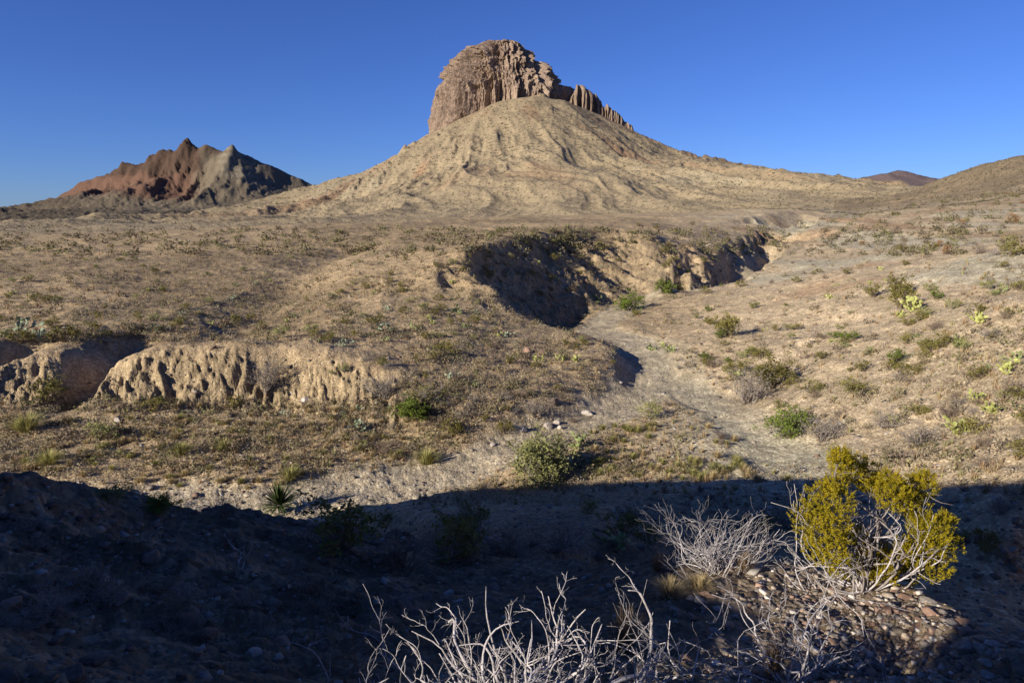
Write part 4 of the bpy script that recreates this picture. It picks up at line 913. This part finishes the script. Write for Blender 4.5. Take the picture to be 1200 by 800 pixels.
# ---------------------------------------------------------------- dead wood near the viewer
def dead_bush(name, label, base, targets, r0, r1, depth=3, kids=4, cat='dead bush', mat=None, ratio=.5, spread=.8, thick=None, sides=6):
    """targets: (px, py, depth) the tips of the main stems reach towards"""
    b = Vector(base); root = bpy.data.objects.new(name, None); col.objects.link(root); root.location = b; tag(root, label, cat)
    mats = mat or M['deadwood']; stems = []
    for t in targets:
        e = Vector(at_depth(*t[:3])); k = t[3] if len(t) > 3 else 1.0
        mb = MB(); path = wander(Vector((R.gauss(0, .03), R.gauss(0, .03), -.05)), e - b, 11, .15)
        branches(mb, path, r0 * k, r1, depth, kids, ratio, sides, 0, spread, .12, None, True)
        link('branch', mb.mesh('branch', [mats], True), None, root)
    return root
b1 = hit(610, 900) or Vector((0.05, 3.0, -2.6))
dead_bush('dead_bush', 'silvery leafless branches reaching up across the bottom centre, nearest to the viewer', b1,
    [(567, 692, 3.4, 1.1), (738, 702, 3.3, 1.4), (642, 700, 3.5), (490, 735, 3.4), (603, 722, 3.1, 1.1), (668, 728, 3.1), (760, 752, 3.2), (540, 757, 3.2, 1.1), (795, 745, 3.6, 1.1), (470, 770, 3.3), (515, 745, 3.5), (585, 728, 3.5), (705, 735, 3.3, 1.1), (745, 770, 3.1), (625, 762, 2.9), (430, 775, 3.4), (650, 750, 3.6), (692, 718, 3.3), (476, 755, 3.3), (452, 790, 3.1, 1.2), (530, 735, 3.6), (776, 730, 3.5, 1.2), (815, 780, 3.2, 1.2), (600, 755, 3.0), (700, 765, 3.0, 1.2), (405, 798, 3.2), (660, 785, 2.9, 1.2), (560, 785, 2.9), (845, 785, 3.4), (510, 765, 3.1), (620, 730, 3.4), (720, 742, 3.6), (585, 745, 3.6)], .0145, .0026, 3, 5, spread=1.1, ratio=.29)
b2 = hit(925, 800)
dead_bush('dead_bush', 'leafless grey bush with arching stems at lower right, below the juniper', b2,
    [(838, 700, 4.9, 1.1), (905, 690, 5.0), (880, 735, 4.5), (975, 700, 5.0), (1000, 765, 4.6), (1038, 775, 4.6), (800, 745, 4.3), (765, 772, 4.1), (940, 710, 4.9), (958, 740, 4.5), (985, 690, 5.2), (860, 765, 4.1), (1020, 740, 4.9), (780, 795, 3.9)], .0105, .002, 2, 4, spread=.9, ratio=.42)
b3 = hit(835, 668)
dead_bush('dead_bush', 'rounded tangle of thin silvery dead twigs left of the juniper', b3,
    [(R.uniform(775, 905), R.uniform(604, 658), b3[1] + R.uniform(-.45, .5), R.uniform(.6, 1.1)) for _ in range(44)], .0075, .0016, 2, 4, spread=.6, ratio=.4)
b4 = hit(862, 650)
dead_bush('bare_bush', 'thin bare grey-brown twigs between the silvery tangle and the juniper', b4, [(R.uniform(830, 925), R.uniform(600, 645), b4[1] + R.uniform(-.3, .4), .7) for _ in range(14)], .008, .002, 2, 4, 'bush', M['greytwig'])
bs = hit(278, 668)
dead_bush('dead_stick', 'thin forked white stick standing in the shade at left', bs, [(268, 634, bs[1], 1), (271, 640, bs[1] + .05, .8)], .010, .003, 1, 3, 'dead branch', sides=5)
bs = hit(378, 798)
dead_bush('dead_stick', 'thin pale twig rising from the bottom edge left of the dead bush', bs, [(373, 752, bs[1], 1), (386, 766, bs[1] + .03, .7)], .007, .002, 1, 3, 'dead branch', sides=5)
bs = hit(415, 800)
dead_bush('dry_weed', 'dry brown weed stalks beside the pale twig at the bottom edge', bs, [(R.uniform(395, 440), R.uniform(750, 785), bs[1] + R.uniform(-.1, .1), .6) for _ in range(9)], .005, .0015, 2, 4, 'weed', M['twig'], sides=4)
# dry grass and russet weeds by the silvery tangle
one('fineb', 770, 668, 30, 'rust-brown weed tuft at the left foot of the silvery tangle', 'grass clump', 1.0)
one('fine', 785, 700, 48, 'pale straw grass clump below the silvery tangle', 'grass clump', .7)
one('fine', 820, 690, 40, 'straw grass clump between the silvery tangle and the sunlit stones', 'grass clump', .6)
one('fineb', 872, 668, 34, 'russet weed tuft right of the silvery tangle', 'grass clump', 1.0)
one('fineb', 730, 760, 60, 'tall thin brown grass behind the nearest dead branches', 'grass clump', 1.2)
one('fineb', 905, 790, 44, 'reddish thin stalks in the middle of the lower right dead bush', 'grass clump', 1.4)

# the juniper
jb = hit(1012, 690); jy = jb[1]; mpp = jb.length / F
jun = bpy.data.objects.new('juniper', None); col.objects.link(jun); jun.location = jb
tag(jun, 'gnarled juniper bush with golden-green foliage, half sunlit, beside the patch of stones', 'juniper')
def J(px, py, dy=0.0): return Vector(at_depth(px, py, jy + dy)) - jb
LUMPS = [(972, 590, 25), (960, 615, 27), (968, 640, 24), (985, 660, 20), (975, 570, 12), (1002, 632, 14), (992, 548, 17), (1010, 556, 20), (1022, 568, 14), (983, 536, 10), (1048, 582, 18), (1044, 566, 12), (1075, 575, 18), (1082, 562, 10), (1060, 592, 12),
         (1090, 620, 20), (1102, 640, 20), (1080, 640, 18), (1092, 662, 18), (1062, 648, 15), (1045, 655, 15), (1025, 650, 13), (1010, 662, 14), (1062, 672, 14), (1035, 674, 12), (1010, 680, 12), (1108, 610, 8), (1075, 608, 10)]
wood = []; lump3 = []
mb = MB(); tips = []
for (lx, ly, lr) in LUMPS:
    dy = R.uniform(-.22, .25); c = J(lx, ly, dy); lump3.append((c, lr * mpp * .96))
    path = wander((R.gauss(0, .05), R.gauss(0, .05), -.06), c, 7, .09)
    branches(mb, path, .015, .0035, 2, 3, .35, 6, 0, .8, .1)
link('limbs', mb.mesh('limbs', [M['bark']], True), None, jun)
mb = MB()
for (tx, ty) in ((922, 595), (918, 620), (930, 585), (940, 580), (925, 640), (915, 655), (932, 672), (955, 675), (945, 560), (1040, 600), (1030, 590), (1048, 620), (1090, 600), (1108, 628), (1000, 690), (1030, 698), (1060, 695), (1085, 690), (960, 690), (1112, 660)):
    path = wander((R.gauss(0, .06), R.gauss(0, .06), -.03), J(tx, ty, R.uniform(-.3, .1)), 9, .15)
    branches(mb, path, .012, .0025, 2, 4, .3, 6, 0, .8, .0, None, True)
link('dead_branches', mb.mesh('dead_branches', [M['deadwood']], True), None, jun)
lv = []; 
for c, r in lump3:
    for s in range(int(24 + r * 760)):
        d = rv().normalized(); o_ = c + Vector((d.x, d.y, d.z * .9)) * r * (R.random() ** .4)
        g_ = (d * .7 + Vector((0, 0, .9)) + rv(.25)).normalized(); L = R.uniform(.035, .075)
        for q in range(20):
            t = R.random(); p = o_ + g_ * L * t; w = rv().normalized(); w2 = (g_ * 1.2 + w).normalized(); k = R.uniform(.007, .0125) * (1.15 - .5 * t)
            sd_ = w.cross(g_); sd_ = sd_.normalized() * k * .55 if sd_.length > 1e-4 else Vector((k * .5, 0, 0))
            p = p + w * .011; lv.append((p - sd_, p + sd_, p + w2 * k * 2.0))
V = np.array([[tuple(a) for a in t] for t in lv]).reshape(-1, 3); me = bpy.data.meshes.new('foliage')
me.vertices.add(len(V)); me.vertices.foreach_set('co', V.astype(np.float32).ravel()); me.loops.add(len(V)); me.loops.foreach_set('vertex_index', np.arange(len(V), dtype=np.int32))
me.polygons.add(len(V) // 3); me.polygons.foreach_set('loop_start', (np.arange(len(V) // 3) * 3).astype(np.int32)); me.update(calc_edges=True)
link('foliage', me, M['juniper'], jun)
print('leaves', len(lv))
